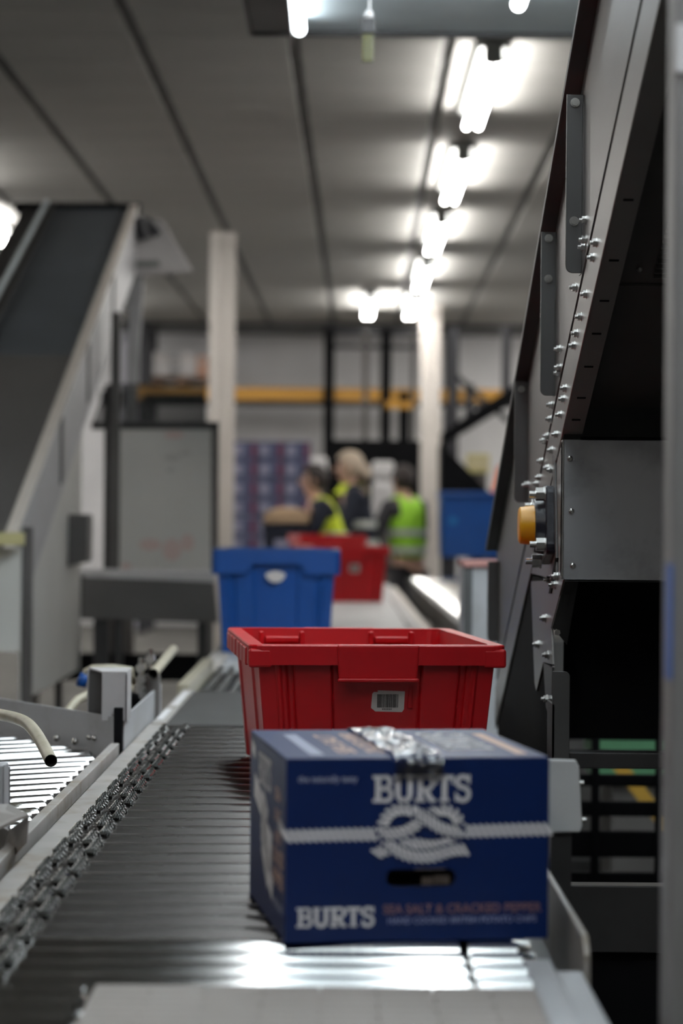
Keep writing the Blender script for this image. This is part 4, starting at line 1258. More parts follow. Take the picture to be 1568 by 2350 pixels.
# legs and cross rails of the machine
lg = MB()
Yl = 3.70
x0 = P(1268, 1600, Yl).x; x1 = P(1308, 1600, Yl).x
zt = P(1290, 1541, Yl).z
r_ = 0.008
pts = [(x0, 0.0), (x1, 0.0)] + [(x1 - r_ + r_ * math.cos(a), zt - r_ + r_ * math.sin(a)) for a in [PI / 2 * k / 5 for k in range(6)]] + [(x0, zt)]
lg.prism([(x, Yl, z) for x, z in pts], (0, 0.004, 0))
lg.box(x0, x0 + 0.004, Yl, Yl + 0.09, 0, zt - 0.05)
lg.build('leg', M['sheet_dark'], mc, True, bevel=0.0006, seg=1)
c0, c1 = P(1309, 1727, Yl), P(1540, 1766, Yl)
MB().box(x1 - 0.01, XR, Yl + 0.005, Yl + 0.045, c1.z, c0.z).build('cross_rail', M['dark_steel'], mc, True, bevel=0.002)
c0, c1 = P(1309, 2030, Yl), P(1540, 2185, Yl)
MB().box(x1 - 0.03, XR, Yl - 0.01, Yl + 0.03, c1.z, c0.z).build('cross_rail', M['dark_steel'], mc, True, bevel=0.002)
MB().box(x1 - 0.03, XR, Yl + 0.01, Yl + 0.03, 0.0, c1.z).build('added_dark_panel', M['black_steel'], mc, True)  # black panel added where the bright floor would show
MB().box(XR - 0.04, XR, Yl, Yl + 0.04, 0, L2(Yl)).build('leg', M['sheet_dark'], mc, True)
for xx in (XM + 0.02, XR - 0.03):
    MB().box(xx, xx + 0.03, 5.2, 5.23, 0, L2(5.2)).build('leg', M['sheet_dark'], mc, True)
    MB().box(xx + 0.06, xx + 0.1, 2.0, 2.04, 0, L2(2.0)).build('leg', M['sheet_dark'], mc, True)
# reader plate beside the carton
rp_ = thing('sensor_plate', 'small light grey plate sticking out behind the right edge of the carton', 'plate', P(1300, 1830, 2.8))
Yp = 2.80
MB().prism([P(1245, 1742, Yp), P(1322, 1744, Yp), P(1330, 1760, Yp), P(1337, 1895, Yp), P(1332, 1910, Yp), P(1245, 1912, Yp)], (0, 0.006, 0)).build('face_plate', mat('plate_pale', (0.55, 0.55, 0.55), 0.5, var=0.05), rp_, True, bevel=0.002)
for u, v in ((1336, 1797), (1341, 1882)):
    c = P(u, v, Yp + 0.01)
    MB().cyl((c.x - 0.012, Yp + 0.012, c.z), (c.x + 0.002, Yp + 0.012, c.z), 0.003, 8).build('bolt', M['bolt'], rp_, True)
ca = P(1290, 1900, Yp)
MB().box(ca.x - 0.012, ca.x + 0.012, Yp + 0.006, Yp + 0.03, 0.0, P(1290, 1760, Yp).z).build('post', M['dark_steel'], rp_, True)
# slatted guard behind the machine legs, with things showing through its gaps
sg = thing('slatted_guard', 'dark slatted guard under the sloping machine with coloured things behind its gaps', 'guard', (0.55, 5.6, 0))
Yg = 5.6
edges_v = [1560, 1699, 1722, 1763, 1778, 1805, 1840, 1874, 1908, 1968, 2003, 2120]
for a_, b_ in zip(edges_v[0::2], edges_v[1::2]):
    za, zb = P(1430, a_, Yg).z, P(1430, b_, Yg).z
    MB().box(0.40, 1.10, Yg, Yg + 0.02, zb, za).build('slat', M['black_steel'], sg, True, bevel=0.003)
for u in (1366, 1512, 1640):
    xx = P(u, 1800, Yg).x
    MB().box(xx - 0.009, xx + 0.009, Yg - 0.012, Yg, 0, P(u, 1560, Yg).z).build('upright', M['black_steel'], sg, True, bevel=0.003)
Yq = 6.3
gb = thing('green_crate', 'green crate seen through the gaps of the slatted guard', 'crate', (P(1500, 1740, 7.2).x, 7.2, 0))
ga_, gb_ = P(1372, 1690, 7.2), P(1640, 1800, 7.2)
zc0 = gb_.z
MB().box(ga_.x, gb_.x, 7.2, 7.6, zc0, ga_.z).build('crate_body', M['green'], gb, True, bevel=0.01)
MB().box(ga_.x - 0.01, gb_.x + 0.01, 7.19, 7.61, ga_.z, ga_.z + 0.02).build('crate_rim', M['green'], gb, True, bevel=0.004)
MB().box(ga_.x + 0.05, gb_.x - 0.05, 7.25, 7.55, 0, zc0).build('crate_stand', M['frame_brown'], gb, True)
yb_ = thing('amber_barrier', 'leaning amber barrier board seen through the slatted guard', 'barrier', (P(1480, 1800, 6.9).x, 6.9, 0))
MB().prism([P(1400, 1755, 6.9), P(1440, 1755, 6.9), P(1600, 1960, 6.9), P(1560, 1960, 6.9)], (0, 0.02, 0)).build('board', M['amber'], yb_, True, bevel=0.003)
MB().box(P(1590, 1950, 6.9).x - 0.03, P(1590, 1950, 6.9).x, 6.9, 6.94, 0, P(1590, 1950, 6.9).z + 0.02).build('foot', M['amber'], yb_, True)
sk2 = thing('dark_backdrop', 'added dark backdrop standing behind the slatted guard', 'board', (1.1, 8.35, 0))
MB().box(0.62, 1.75, 8.3, 8.36, 0.03, 0.80).build('backdrop_panel', M['frame_brown'], sk2, True, bevel=0.005)  # backdrop added to darken the gaps of the guard
MB().box(0.62, 1.75, 8.285, 8.375, 0.0, 0.05).build('backdrop_foot', M['dark_steel'], sk2, True, bevel=0.005)
# near grey post at the right edge
np_ = thing('near_post', 'tall blurred grey post at the right edge with a blue sticker', 'post', (0.29, 2.0, 0))
xp = P(1541, 1200, 2.0).x
MB().box(xp, xp + 0.05, 2.0, 2.05, 0, 2.2).build('post_body', mat('post_grey', (0.26, 0.25, 0.25), 0.45, metal=0.2, var=0.06), np_, True, bevel=0.004)
s0, s1 = P(1543, 1295, 1.998), P(1552, 1560, 1.998)
MB().box(xp - 0.0006, xp + 0.0018, 1.9985, 2.03, s1.z, s0.z).build('sticker', M['blue_sticker'], np_, True)
s0, s1 = P(1553, 55, 1.998), P(1575, 165, 1.998)
MB().box(s0.x, s0.x + 0.03, 1.997, 2.0, s1.z, s0.z).build('white_sticker', M['white_goods'], np_, True)
# machine leg panel further along (pinkish cap)
fp_ = thing('leg_cover', 'grey panel leg with a faded red top edge beyond the sloping machine', 'panel', (0.33, 6.6, 0))
c0, c1 = P(1066, 1302, 6.6), P(1128, 1480, 6.6)
MB().box(c0.x, c1.x + 0.03, 6.6, 6.9, 0, c0.z).build('panel', M['plate_grey'], fp_, True, bevel=0.004)
MB().box(c0.x - 0.004, c1.x + 0.03, 6.59, 6.9, c0.z, P(1066, 1287, 6.6).z).build('red_cap', M['pink'], fp_, True, bevel=0.004)
MB().box(c0.x - 0.002, c0.x + 0.022, 6.595, 6.6, 0, c0.z).build('edge_strip', M['rail_dark'], fp_, True)

# ================================================================ LEFT INCLINED BELT
li = thing('inclined_belt', 'slate inclined belt with cream side rails rising away at the left', 'conveyor', (-1.2, 9.5, 0))
XI = -1.0
TI = math.tan(math.radians(20.2))
def ZI(Y): return CZ - 0.033 + TI * (Y - 7.5)
Y0, Y1 = 7.45, 11.75
XL = -1.40
def slab(x0, x1, ya, yb, o0, o1):
    return MB().hexa([(x0, ya, ZI(ya) + o0), (x1, ya, ZI(ya) + o0), (x1, yb, ZI(yb) + o0), (x0, yb, ZI(yb) + o0)],
                     [(x0, ya, ZI(ya) + o1), (x1, ya, ZI(ya) + o1), (x1, yb, ZI(yb) + o1), (x0, yb, ZI(yb) + o1)])
slab(XL, XI - 0.045, 9.35, Y1, -0.05, -0.02).build('belt', M['belt_blue'], li, True)
slab(XL, XI - 0.045, Y0, 9.34, -0.05, -0.012).build('tail_cover', M['tail_cover'], li, True, bevel=0.004)
slab(XI - 0.042, XI, Y0, Y1, -0.012, 0.0).build('side_rail', M['cream'], li, True, bevel=0.003)
slab(XI - 0.008, XI - 0.004, Y0, Y1, -0.30, -0.012).build('side_panel', M['plate_grey'], li, True)
slab(XL - 0.03, XL, Y0, Y1, -0.05, 0.012).build('side_rail', M['dark_steel'], li, True, bevel=0.003)
slab(XL - 0.055, XL - 0.035, Y0, Y1, -0.05, 0.02).build('side_rail', M['galv_blue'], li, True, bevel=0.003)
slab(XL - 0.16, XL - 0.06, Y0, Y1, -0.06, -0.02).build('side_rail', M['dark_steel'], li, True)
MB().cyl((XL - 0.2, Y1 + 0.02, ZI(Y1) - 0.02), (XI + 0.01, Y1 + 0.02, ZI(Y1) - 0.02), 0.028, 16).build('head_drum', M['black_steel'], li, True)
for ya, yb, o in ((8.6, 8.66, -0.3), (9.5, 9.56, -0.3), (10.5, 10.56, -0.3)):
    MB().hexa([(XI - 0.004, ya, ZI(ya) - 0.25), (XI + 0.003, ya, ZI(ya) - 0.25), (XI + 0.003, yb, ZI(yb) - 0.25), (XI - 0.004, yb, ZI(yb) - 0.25)],
              [(XI - 0.004, ya, ZI(ya) - 0.03), (XI + 0.003, ya, ZI(ya) - 0.03), (XI + 0.003, yb, ZI(yb) - 0.03), (XI - 0.004, yb, ZI(yb) - 0.03)]).build('strap', M['frame_brown'], li, True)
# lower cladding and legs
MB().prism([(XI - 0.006, 7.6, 0.62), (XI - 0.006, 9.34, 0.62), (XI - 0.006, 9.34, ZI(9.34) - 0.28), (XI - 0.006, 7.6, ZI(7.6) - 0.12)], (-0.004, 0, 0)).build('lower_panel', M['board'], li, True)
for u, Y, w_ in ((62, 7.6, 0.03), (262, 10.0, 0.038)):
    c = P(u, 1200, Y)
    MB().box(c.x - w_ / 2, c.x + w_ / 2, Y, Y + 0.05, 0, min(ZI(Y) - 0.03, CZ + 0.9)).build('leg', M['frame_brown'], li, True, bevel=0.004)
MB().box(-1.5, P(52, 1230, 7.3).x, 7.3, 7.36, P(20, 1252, 7.3).z, P(20, 1222, 7.3).z).build('tail_rail', M['pale_yellow'], li, True, bevel=0.004)
MB().box(-1.5, P(40, 1230, 7.32).x, 7.40, 7.42, P(20, 1500, 7.3).z, P(20, 1258, 7.3).z).build('tail_panel', M['board'], li, True)
MB().box(-1.45, -1.40, 7.45, 7.5, 0, ZI(7.45)).build('leg', M['frame_brown'], li, True)
MB().box(-1.45, -1.40, 11.2, 11.25, 0, ZI(11.2) - 0.05).build('leg', M['frame_brown'], li, True)
dm = li
MB().prism([P(135, 1180, 8.9), P(202, 1180, 8.9), P(200, 1290, 8.9), P(150, 1300, 8.9), P(108, 1300, 8.9)], (0, 0.18, 0)).build('gearbox', M['frame_brown'], dm, True, bevel=0.01)
MB().cyl(P(95, 1360, 8.95), P(150, 1365, 8.95), 0.045, 18).build('motor_body', M['black_steel'], dm, True, bevel=0.004)
MB().cyl(P(118, 1345, 8.95), P(122, 1410, 8.95), 0.022, 14).build('cable_gland', M['black_steel'], dm, True)
MB().prism([P(120, 1300, 8.92), P(155, 1300, 8.92), P(148, 1395, 8.92), P(122, 1395, 8.92)], (0, 0.1, 0)).build('mount', M['black_steel'], dm, True)
# cabinet board
bd = thing('enclosure_panel', 'large off-white enclosure panel with faint pink marks behind the blue tote', 'panel', P(380, 1310, 10.4))
Yd = 10.4
MB().prism([P(272, 985, Yd), P(486, 985, Yd), P(486, 1312, Yd), P(272, 1312, Yd)], (0, 0.03, 0)).build('board', M['board'], bd, True, bevel=0.004)
MB().prism([P(486, 978, Yd), P(502, 978, Yd), P(500, 1316, Yd), P(484, 1316, Yd)], (0, 0.05, 0)).build('frame_edge', M['frame_brown'], bd, True)
MB().prism([P(210, 968, Yd), P(502, 968, Yd), P(502, 985, Yd), P(210, 985, Yd)], (0, 0.05, 0)).build('frame_top', M['dark_steel'], bd, True)
for (u, v, du, dv, mm) in ((345, 1250, 26, 14, 'pink'), (395, 1262, 22, 26, 'pink'), (430, 1245, 16, 20, 'pink'), (400, 998, 24, 9, 'pink'), (395, 1050, 20, 9, 'smudge'), (425, 1040, 16, 6, 'smudge'), (392, 1078, 9, 7, 'smudge'), (290, 1300, 12, 10, 'pink')):
    MB().prism([P(u + du * math.cos(a), v + dv * math.sin(a), Yd - 0.002) for a in [2 * PI * k / 10 for k in range(10)]], (0, 0.001, 0)).build('mark', mat('mark', [x * 0.35 + y * 0.65 for x, y in zip((0.7, 0.3, 0.27) if mm == 'pink' else (0.36, 0.35, 0.34), (0.66, 0.645, 0.61))], 0.6), bd, True)
for u in (285, 480):
    c = P(u, 1312, Yd)
    MB().box(c.x - 0.02, c.x + 0.02, Yd, Yd + 0.03, 0, c.z).build('leg', M['frame_brown'], bd, True)
gp = thing('smoked_guard', 'smoked clear guard sheet above the off-white enclosure panel', 'guard', P(340, 968, 10.5))
MB().prism([P(246, 880, 10.5), P(472, 880, 10.5), P(472, 970, 10.5), P(212, 970, 10.5)], (0, 0.008, 0)).build('sheet', M['tint'], gp, True)
MB().prism([P(330, 905, 10.52), P(470, 905, 10.52), P(470, 930, 10.52), P(330, 930, 10.52)], (0, 0.03, 0)).build('rail', M['dark_steel'], gp, True)
MB().box(P(240, 970, 10.5).x, P(255, 970, 10.5).x, 10.5, 10.53, 0, P(240, 884, 10.5).z).build('post', M['dark_steel'], gp, True)
# brown cross conveyor under it
xb_ = thing('cross_conveyor', 'dark brown steel cross conveyor frame on legs under the enclosure panel', 'conveyor', P(320, 1420, 9.4))
Ye = 9.4
MB().prism([P(152, 1322, Ye), P(492, 1336, Ye), P(500, 1430, Ye), P(152, 1420, Ye)], (0, 0.06, 0)).build('frame', M['frame_brown'], xb_, True, bevel=0.004)
MB().prism([P(150, 1308, Ye + 0.1), P(492, 1312, Ye + 0.1), P(492, 1340, Ye), P(150, 1326, Ye)], (0, 0.3, 0)).build('bed', M['plate_grey'], xb_, True)
for u, w_ in ((226, 22), (243, 14), (272, 18), (465, 22), (135, 16)):
    c0, c1 = P(u - w_ / 2, 1400, Ye + 0.02), P(u + w_ / 2, 1400, Ye + 0.02)
    MB().box(c0.x, c1.x, Ye + 0.02, Ye + 0.06, 0, c0.z).build('leg', M['dark_steel'], xb_, True)
MB().box(P(100, 1500, 9.9).x, P(480, 1500, 9.9).x, 9.9, 9.95, P(0, 1560, 9.9).z, P(0, 1498, 9.9).z).build('lower_rail', M['black_steel'], xb_, True)
# head end plate + motor at the top
hp_ = li
Yh = 11.65
MB().prism([P(312, 500, Yh), P(372, 505, Yh), P(442, 622, Yh), P(300, 632, Yh)], (0, 0.04, 0)).build('plate', M['white_goods'], hp_, True, bevel=0.004)
MB().prism([P(312, 598, Yh - 0.01), P(366, 598, Yh - 0.01), P(366, 612, Yh - 0.01), P(312, 612, Yh - 0.01)], (0, 0.01, 0)).build('slot', M['lamp_body'], hp_, True)
MB().cyl(P(318, 500, Yh - 0.04), P(332, 548, Yh - 0.04), 0.035, 16).cyl(P(335, 505, Yh - 0.04), P(362, 540, Yh - 0.04), 0.022, 14).build('motor', M['rack_dark'], hp_, True)
MB().prism([P(280, 500, Yh + 0.05), P(312, 480, Yh + 0.05), P(308, 690, Yh + 0.05), P(278, 720, Yh + 0.05)], (0, 0.03, 0)).build('end_panel', M['plate_grey'], hp_, True)
MB().prism([P(300, 632, Yh + 0.02), P(330, 632, Yh + 0.02), P(310, 985, Yh + 0.02), P(285, 985, Yh + 0.02)], (0, 0.03, 0)).build('support', M['plate_grey'], hp_, True)
MB().box(P(285, 985, Yh).x, P(310, 985, Yh).x, Yh + 0.02, Yh + 0.05, 0, P(285, 985, Yh).z + 0.01).build('leg', M['frame_brown'], hp_, True)

# ================================================================ COLUMNS AND BACKGROUND
def column(u0, u1, Y, yaw, label, s):
    c = P((u0 + u1) / 2, 900, Y)
    t = thing('steel_column', label, 'column', (c.x, Y, 0), yaw)
    MB().box(-s / 2, s / 2, -s / 2, s / 2, 0, CEIL - 0.006).build('shaft', M['column'], t, bevel=0.008)
    MB().box(-s * 0.9, s * 0.9, -s * 0.9, s * 0.9, 0, 0.02).build('base_plate', M['column'], t)
    return t
column(478, 540, 17.6, math.radians(36), 'cream square steel column left of the wrapped pallet', 0.142)
column(966, 1010, 23.4, math.radians(4), 'cream steel column beside the worker in the green vest', 0.18)

# racking
rk = thing('pallet_rack', 'pallet racking with orange beams and dark uprights at the back wall', 'rack', (0, 25.5, 0))
Yk = 25.5
zb0, zb1 = P(700, 919, Yk).z, P(700, 890, Yk).z
MB().box(P(310, 900, Yk).x, P(1240, 900, Yk).x, Yk, Yk + 0.05, zb0, zb1).build('beam', M['rack_orange'], rk, True, bevel=0.005)
MB().box(P(210, 900, Yk).x, P(1240, 900, Yk).x, Yk + 0.9, Yk + 0.95, zb0 - 0.02, zb1).build('beam', M['rack_dark'], rk, True, bevel=0.005)
for u in (332, 755, 1040):
    c = P(u, 900, Yk)
    for yy in (Yk - 0.06, Yk + 0.96):
        MB().box(c.x - 0.055, c.x + 0.055, yy, yy + 0.08, 0, CEIL - 0.012).build('upright', M['rack_dark'], rk, True, bevel=0.006)
    for k in range(3):
        MB().cyl((c.x, Yk, 0.4 + k * 0.8), (c.x, Yk + 0.95, 0.9 + k * 0.8), 0.02, 8).build('brace', M['rack_dark'], rk, True)
zt0, zt1 = P(700, 754, Yk).z, CEIL - 0.012
MB().box(P(250, 745, Yk).x, P(1220, 745, Yk).x, Yk + 0.02, Yk + 0.08, zt0, zt1).build('top_beam', M['dark_steel'], rk, True)
MB().box(P(315, 905, Yk).x, P(345, 905, Yk).x, Yk - 0.075, Yk - 0.06, zb0, zb1).build('beam_end', M['rack_orange'], rk, True)
pl = thing('pallet', 'brown wooden pallet on the rack left of the cream column', 'pallet', P(410, 888, 25.9))
pa, pb = P(352, 890, 25.55), P(478, 890, 25.55)
zc = zb1
for k in range(5):
    MB().box(pa.x, pb.x, 25.53 + k * 0.19, 25.66 + k * 0.19, zc + 0.09, zc + 0.11).build('board', M['wood'], pl, True)
for k in range(3):
    xx = pa.x + (pb.x - pa.x) * k / 2
    MB().box(max(pa.x, xx - 0.05), min(pb.x, xx + 0.05), 25.53, 26.4, zc, zc + 0.09).build('block', M['wood'], pl, True)
for u0_, u1_, v0_, mm, lb_ in ((352, 388, 806, 'white_goods', 'white wrapped sack at the left end of the rack pallet'), (391, 412, 818, 'plate_grey', 'grey carton between two white sacks on the rack pallet'),
                               (414, 450, 808, 'white_goods', 'white wrapped sack in the middle of the rack pallet'), (452, 474, 815, 'peach', 'peach coloured pack at the right end of the rack pallet')):
    a0_, a1_ = P(u0_, v0_, 25.6), P(u1_, 885, 25.6)
    t = thing('sack', lb_, 'sack', ((a0_.x + a1_.x) / 2, 25.8, zc + 0.11), 0, 'goods on the rack pallet')
    w2 = (a1_.x - a0_.x) / 2; hh = a0_.z - zc - 0.11
    MB().loft([rrect(w2 * f, 0.22 * f, 0.03, z * hh) for f, z in ((0.9, 0), (1, 0.1), (1, 0.45), (0.97, 0.5), (1, 0.56), (1, 0.9), (0.85, 1))]).build('sack_body', M[mm], t)
    MB().box(-w2 * 0.6, w2 * 0.6, -0.223, -0.218, hh * 0.62, hh * 0.8).build('sack_print', M['label'], t)
# tall pale pack left of upright
wk = thing('wall_cabinet', 'tall pale lilac cabinet against the back wall left of the dark upright', 'cabinet', (P(300, 970, 26.6).x, 26.6, 0))
a0_, a1_ = P(276, 760, 26.6), P(322, 900, 26.6)
MB().box(a0_.x, a1_.x, 26.6, 27.0, 0, a0_.z).build('cabinet_body', mat('pale_lilac', (0.55, 0.55, 0.62), 0.6), wk, True, bevel=0.01)
MB().box(a0_.x + 0.02, a1_.x - 0.02, 26.585, 26.6, 0.3, a0_.z - 0.05).build('cabinet_door', mat('pale_lilac_door', (0.58, 0.58, 0.65), 0.5), wk, True, bevel=0.006)

# reach-truck mast
fm = thing('forklift_mast', 'black lift-truck mast standing behind the workers', 'mast', (P(850, 1000, 22).x, 22, 0))
Yf = 22.0
for u, w_, v0_ in ((754, 24, 752), (885, 24, 752), (838, 12, 760), (948, 10, 760)):
    c = P(u, 1000, Yf)
    hw = w_ / 2 / F * Yf
    MB().box(c.x - hw, c.x + hw, Yf, Yf + 0.10, 0.05, P(u, v0_, Yf).z).build('mast_channel', M['black_steel' if w_ > 15 else 'frame_brown'], fm, True, bevel=0.006)
c = P(927, 1000, Yf)
MB().box(c.x - 0.05, c.x + 0.05, Yf - 0.02, Yf + 0.05, 0.6, P(927, 900, Yf).z).build('lift_cylinder', M['black_steel'], fm, True)
for v0_, v1_ in ((756, 768), (790, 800)):
    MB().box(P(745, v0_, Yf).x, P(960, v0_, Yf).x, Yf + 0.02, Yf + 0.08, P(850, v1_, Yf).z, P(850, v0_, Yf).z).build('cross_tie', M['rack_dark'], fm, True, bevel=0.004)
MB().box(P(756, 1040, Yf).x, P(962, 1040, Yf).x, Yf - 0.35, Yf + 0.5, 0.0, P(850, 1012, Yf).z).build('truck_body', M['black_steel'], fm, True, bevel=0.03)
MB().box(P(885, 920, Yf).x, P(948, 920, Yf).x, Yf - 0.05, Yf + 0.02, P(900, 938, Yf).z, P(900, 921, Yf).z).build('hazard_plate', M['rack_orange'], fm, True)
# second rising conveyor at the right back
rcv = thing('rising_conveyor', 'black rising conveyor boom crossing behind the right column', 'conveyor', (P(1090, 960, 20).x, 20, 0))
Yr = 20.0
MB().prism([P(1016, 990, Yr), P(1016, 1022, Yr), P(1182, 922, Yr), P(1200, 872, Yr)], (0, 0.5, 0)).build('boom', M['black_steel'], rcv, True, bevel=0.01)
for u, v0_, v1_ in ((1045, 750, 1010), (1080, 880, 975), (1166, 745, 910)):
    c = P(u, v0_, Yr)
    MB().box(c.x - 0.035, c.x + 0.035, Yr + 0.1, Yr + 0.2, P(u, v1_, Yr).z, c.z).build('post', M['rack_dark'], rcv, True)
MB().prism([P(1045, 868, Yr + .1), P(1050, 858, Yr + .1), P(1170, 960, Yr + .1), P(1166, 972, Yr + .1)], (0, 0.05, 0)).build('brace', M['rack_dark'], rcv, True)
MB().box(P(1020, 1000, Yr).x, P(1032, 1000, Yr).x, Yr, Yr + 0.1, 0, P(1020, 1010, Yr).z).build('leg', M['black_steel'], rcv, True)
sk_ = thing('chute', 'black triangular chute hopper above the big blue bin', 'chute', (P(1070, 1080, 19).x, 19, 0))
MB().prism([P(1012, 1018, 19), P(1012, 1140, 19), P(1136, 1140, 19), P(1060, 1062, 19)], (0, 0.5, 0)).build('hopper', M['black_steel'], sk_, True, bevel=0.01)
MB().box(P(1020, 1140, 19).x, P(1036, 1140, 19).x, 19, 19.1, 0, P(1020, 1135, 19).z).build('leg', M['black_steel'], sk_, True)
MB().box(P(1096, 1140, 19).x, P(1112, 1140, 19).x, 19.3, 19.4, 0, P(1020, 1135, 19).z).build('leg', M['black_steel'], sk_, True)
bb = thing('blue_bin', 'big blue plastic bin on a stand right of the pale column', 'bin', (P(1080, 1280, 18.2).x, 18.2, 0))
a0_, a1_ = P(1012, 1130, 18.2), P(1150, 1280, 18.2)
MB().hexa([(a0_.x + 0.01, 18.2, a1_.z), (a1_.x - 0.01, 18.2, a1_.z), (a1_.x - 0.01, 18.7, a1_.z), (a0_.x + 0.01, 18.7, a1_.z)],
          [(a0_.x, 18.18, a0_.z), (a1_.x, 18.18, a0_.z), (a1_.x, 18.72, a0_.z), (a0_.x, 18.72, a0_.z)]).build('bin_body', M['blue'], bb, True, bevel=0.01)
MB().box(a0_.x - 0.01, a1_.x + 0.01, 18.16, 18.74, a0_.z - 0.03, a0_.z + 0.005).build('bin_rim', M['blue'], bb, True, bevel=0.006)
MB().cyl(P(1040, 1195, 18.18), P(1040, 1195, 18.19) , 0.03, 16).build('bin_mark', mat('bin_mark', (0.01, 0.18, 0.5), 0.4), bb, True)
for xx in (a0_.x + 0.04, a1_.x - 0.04):
    for yy in (18.25, 18.65):
        MB().box(xx - 0.02, xx + 0.02, yy - 0.02, yy + 0.02, 0, a1_.z).build('stand_leg', M['rack_dark'], bb, True)
oc = thing('orange_cone', 'orange traffic cone blur on a stand beyond the blue bin', 'cone', (P(1150, 1110, 21).x, 21, 0))
c = P(1150, 1138, 21)
MB().cyl((c.x, 21, c.z), (c.x, 21, P(1150, 1070, 21).z), 0.09, 18, 0.03).build('cone_body', M['orange'], oc, True)
MB().box(c.x - 0.13, c.x + 0.13, 20.87, 21.13, c.z - 0.03, c.z).build('cone_base', M['orange'], oc, True)
MB().box(c.x - 0.2, c.x + 0.2, 20.8, 21.2, 0, c.z - 0.03).build('stand', M['frame_brown'], oc, True)
yc_ = thing('yellow_carton', 'pale yellow carton on a stand near the sloping machine edge', 'carton', (P(1095, 1060, 22).x, 22, 0))
a0_, a1_ = P(1074, 1042, 22), P(1124, 1085, 22)
MB().box(a0_.x, a1_.x, 22, 22.3, a1_.z, a0_.z).build('carton_walls', M['pale_yellow'], yc_, True, bevel=0.006)
MB().box(a0_.x, a1_.x, 21.995, 22.0, (a0_.z + a1_.z) / 2 - 0.01, (a0_.z + a1_.z) / 2 + 0.01).build('carton_tape', M['label'], yc_, True)
MB().box(a0_.x + 0.02, a1_.x - 0.02, 22.05, 22.25, 0, a1_.z).build('stand', M['frame_brown'], yc_, True)
# white sacks behind the workers
for u0_, u1_, v0_, v1_, lb_ in ((855, 905, 1058, 1098, 'upper white sack stacked behind the blond worker'), (855, 905, 1100, 1190, 'lower white sack stacked behind the blond worker'), (712, 750, 1048, 1090, 'white sack behind the dark-haired worker')):
    Yw = 20.95
    a0_, a1_ = P(u0_, v0_, Yw), P(u1_, v1_, Yw)
    t = thing('white_sack', lb_, 'sack', ((a0_.x + a1_.x) / 2, Yw + 0.2, 0), 0, 'white sacks behind the workers')
    w2 = (a1_.x - a0_.x) / 2
    MB().loft([rrect(w2 * f, 0.15 * f, 0.03, a1_.z + z * (a0_.z - a1_.z)) for f, z in ((0.9, 0), (1, 0.15), (1.02, 0.5), (1, 0.85), (0.8, 1))]).build('sack_body', M['white_goods'], t)
    if v0_ > 1058 or u0_ < 800:
        MB().box(-w2 * 0.9, w2 * 0.9, -0.12, 0.12, 0, a1_.z).build('stand', M['frame_brown'], t)
# wrapped pallet of crisp cases
pal = thing('wooden_pallet', 'wooden pallet under the wrapped stack of navy cases', 'pallet', (P(620, 1300, 20).x, 20, 0))
Yq = 20.0
xa = P(530, 1200, Yq).x; xb = P(712, 1200, Yq).x
for k in range(5):
    MB().box(xa - 0.03, xb + 0.03, Yq + k * 0.16, Yq + 0.11 + k * 0.16, 0.1, 0.12).build('board', M['wood'], pal, True)
for k in range(3):
    xx = xa + (xb - xa) * k / 2
    MB().box(xx - 0.05, xx + 0.05, Yq, Yq + 0.75, 0, 0.1).build('block', M['wood'], pal, True)
ncol, nrow = 3, 11
ztop = P(620, 1012, Yq).z
bh = (ztop - 0.12) / nrow
bw = (xb - xa) / ncol
case0 = None
ordn = ['topmost', 'second', 'third', 'fourth', 'fifth', 'sixth', 'seventh', 'eighth', 'ninth', 'tenth', 'lowest']
coln = ['left', 'middle', 'right']
for rI in range(nrow):
    for cI in range(ncol):
        zz = ztop - (rI + 1) * bh
        lab_ = 'navy case in the %s row, %s column of the wrapped pallet stack' % (ordn[rI], coln[cI])
        if case0 is None:
            case0 = thing('crisp_case', lab_, 'case', group='navy cases on the wrapped pallet')
            MB().box(-bw / 2 + 0.003, bw / 2 - 0.003, 0, 0.38, 0.0015, bh - 0.0015).build('case_walls', M['wrap_navy'], case0, bevel=0.006)
            MB().box(-bw * 0.42, -bw * 0.08, -0.003, 0.0, bh * 0.2, bh * 0.8).build('case_label', M['wrap_lilac'], case0)
            MB().box(bw * 0.28, bw * 0.42, -0.003, 0.0, bh * 0.12, bh * 0.88).build('case_stripe', M['wrap_red'], case0)
            t = case0
        else:
            t = copy_tree(case0)
            t['label'] = lab_
        t.location = (xa + bw * (cI + .5), Yq + random.uniform(-0.01, 0.01), zz)
dc = thing('navy_crate', 'dark navy crate on the conveyor in front of the wrapped pallet', 'crate', P(640, 1255, 16.2))
a0_, a1_ = P(606, 1205, 16.2), P(690, 1270, 16.2)
MB().box(a0_.x, a1_.x, 16.2, 16.6, a1_.z, a0_.z).build('crate_body', M['navy_cloth'], dc, True, bevel=0.01)
MB().box(a0_.x - 0.01, a1_.x + 0.01, 16.19, 16.61, a0_.z - 0.04, a0_.z).build('crate_rim', M['navy_cloth'], dc, True, bevel=0.006)
MB().box((a0_.x + a1_.x) / 2 - 0.05, (a0_.x + a1_.x) / 2 + 0.05, 16.18, 16.2, a1_.z + 0.04, a1_.z + 0.09).build('crate_label', M['wrap_lilac'], dc, True)
MB().box(a0_.x + 0.03, a1_.x - 0.03, 16.25, 16.55, 0, a1_.z).build('crate_stand', M['frame_brown'], dc, True)

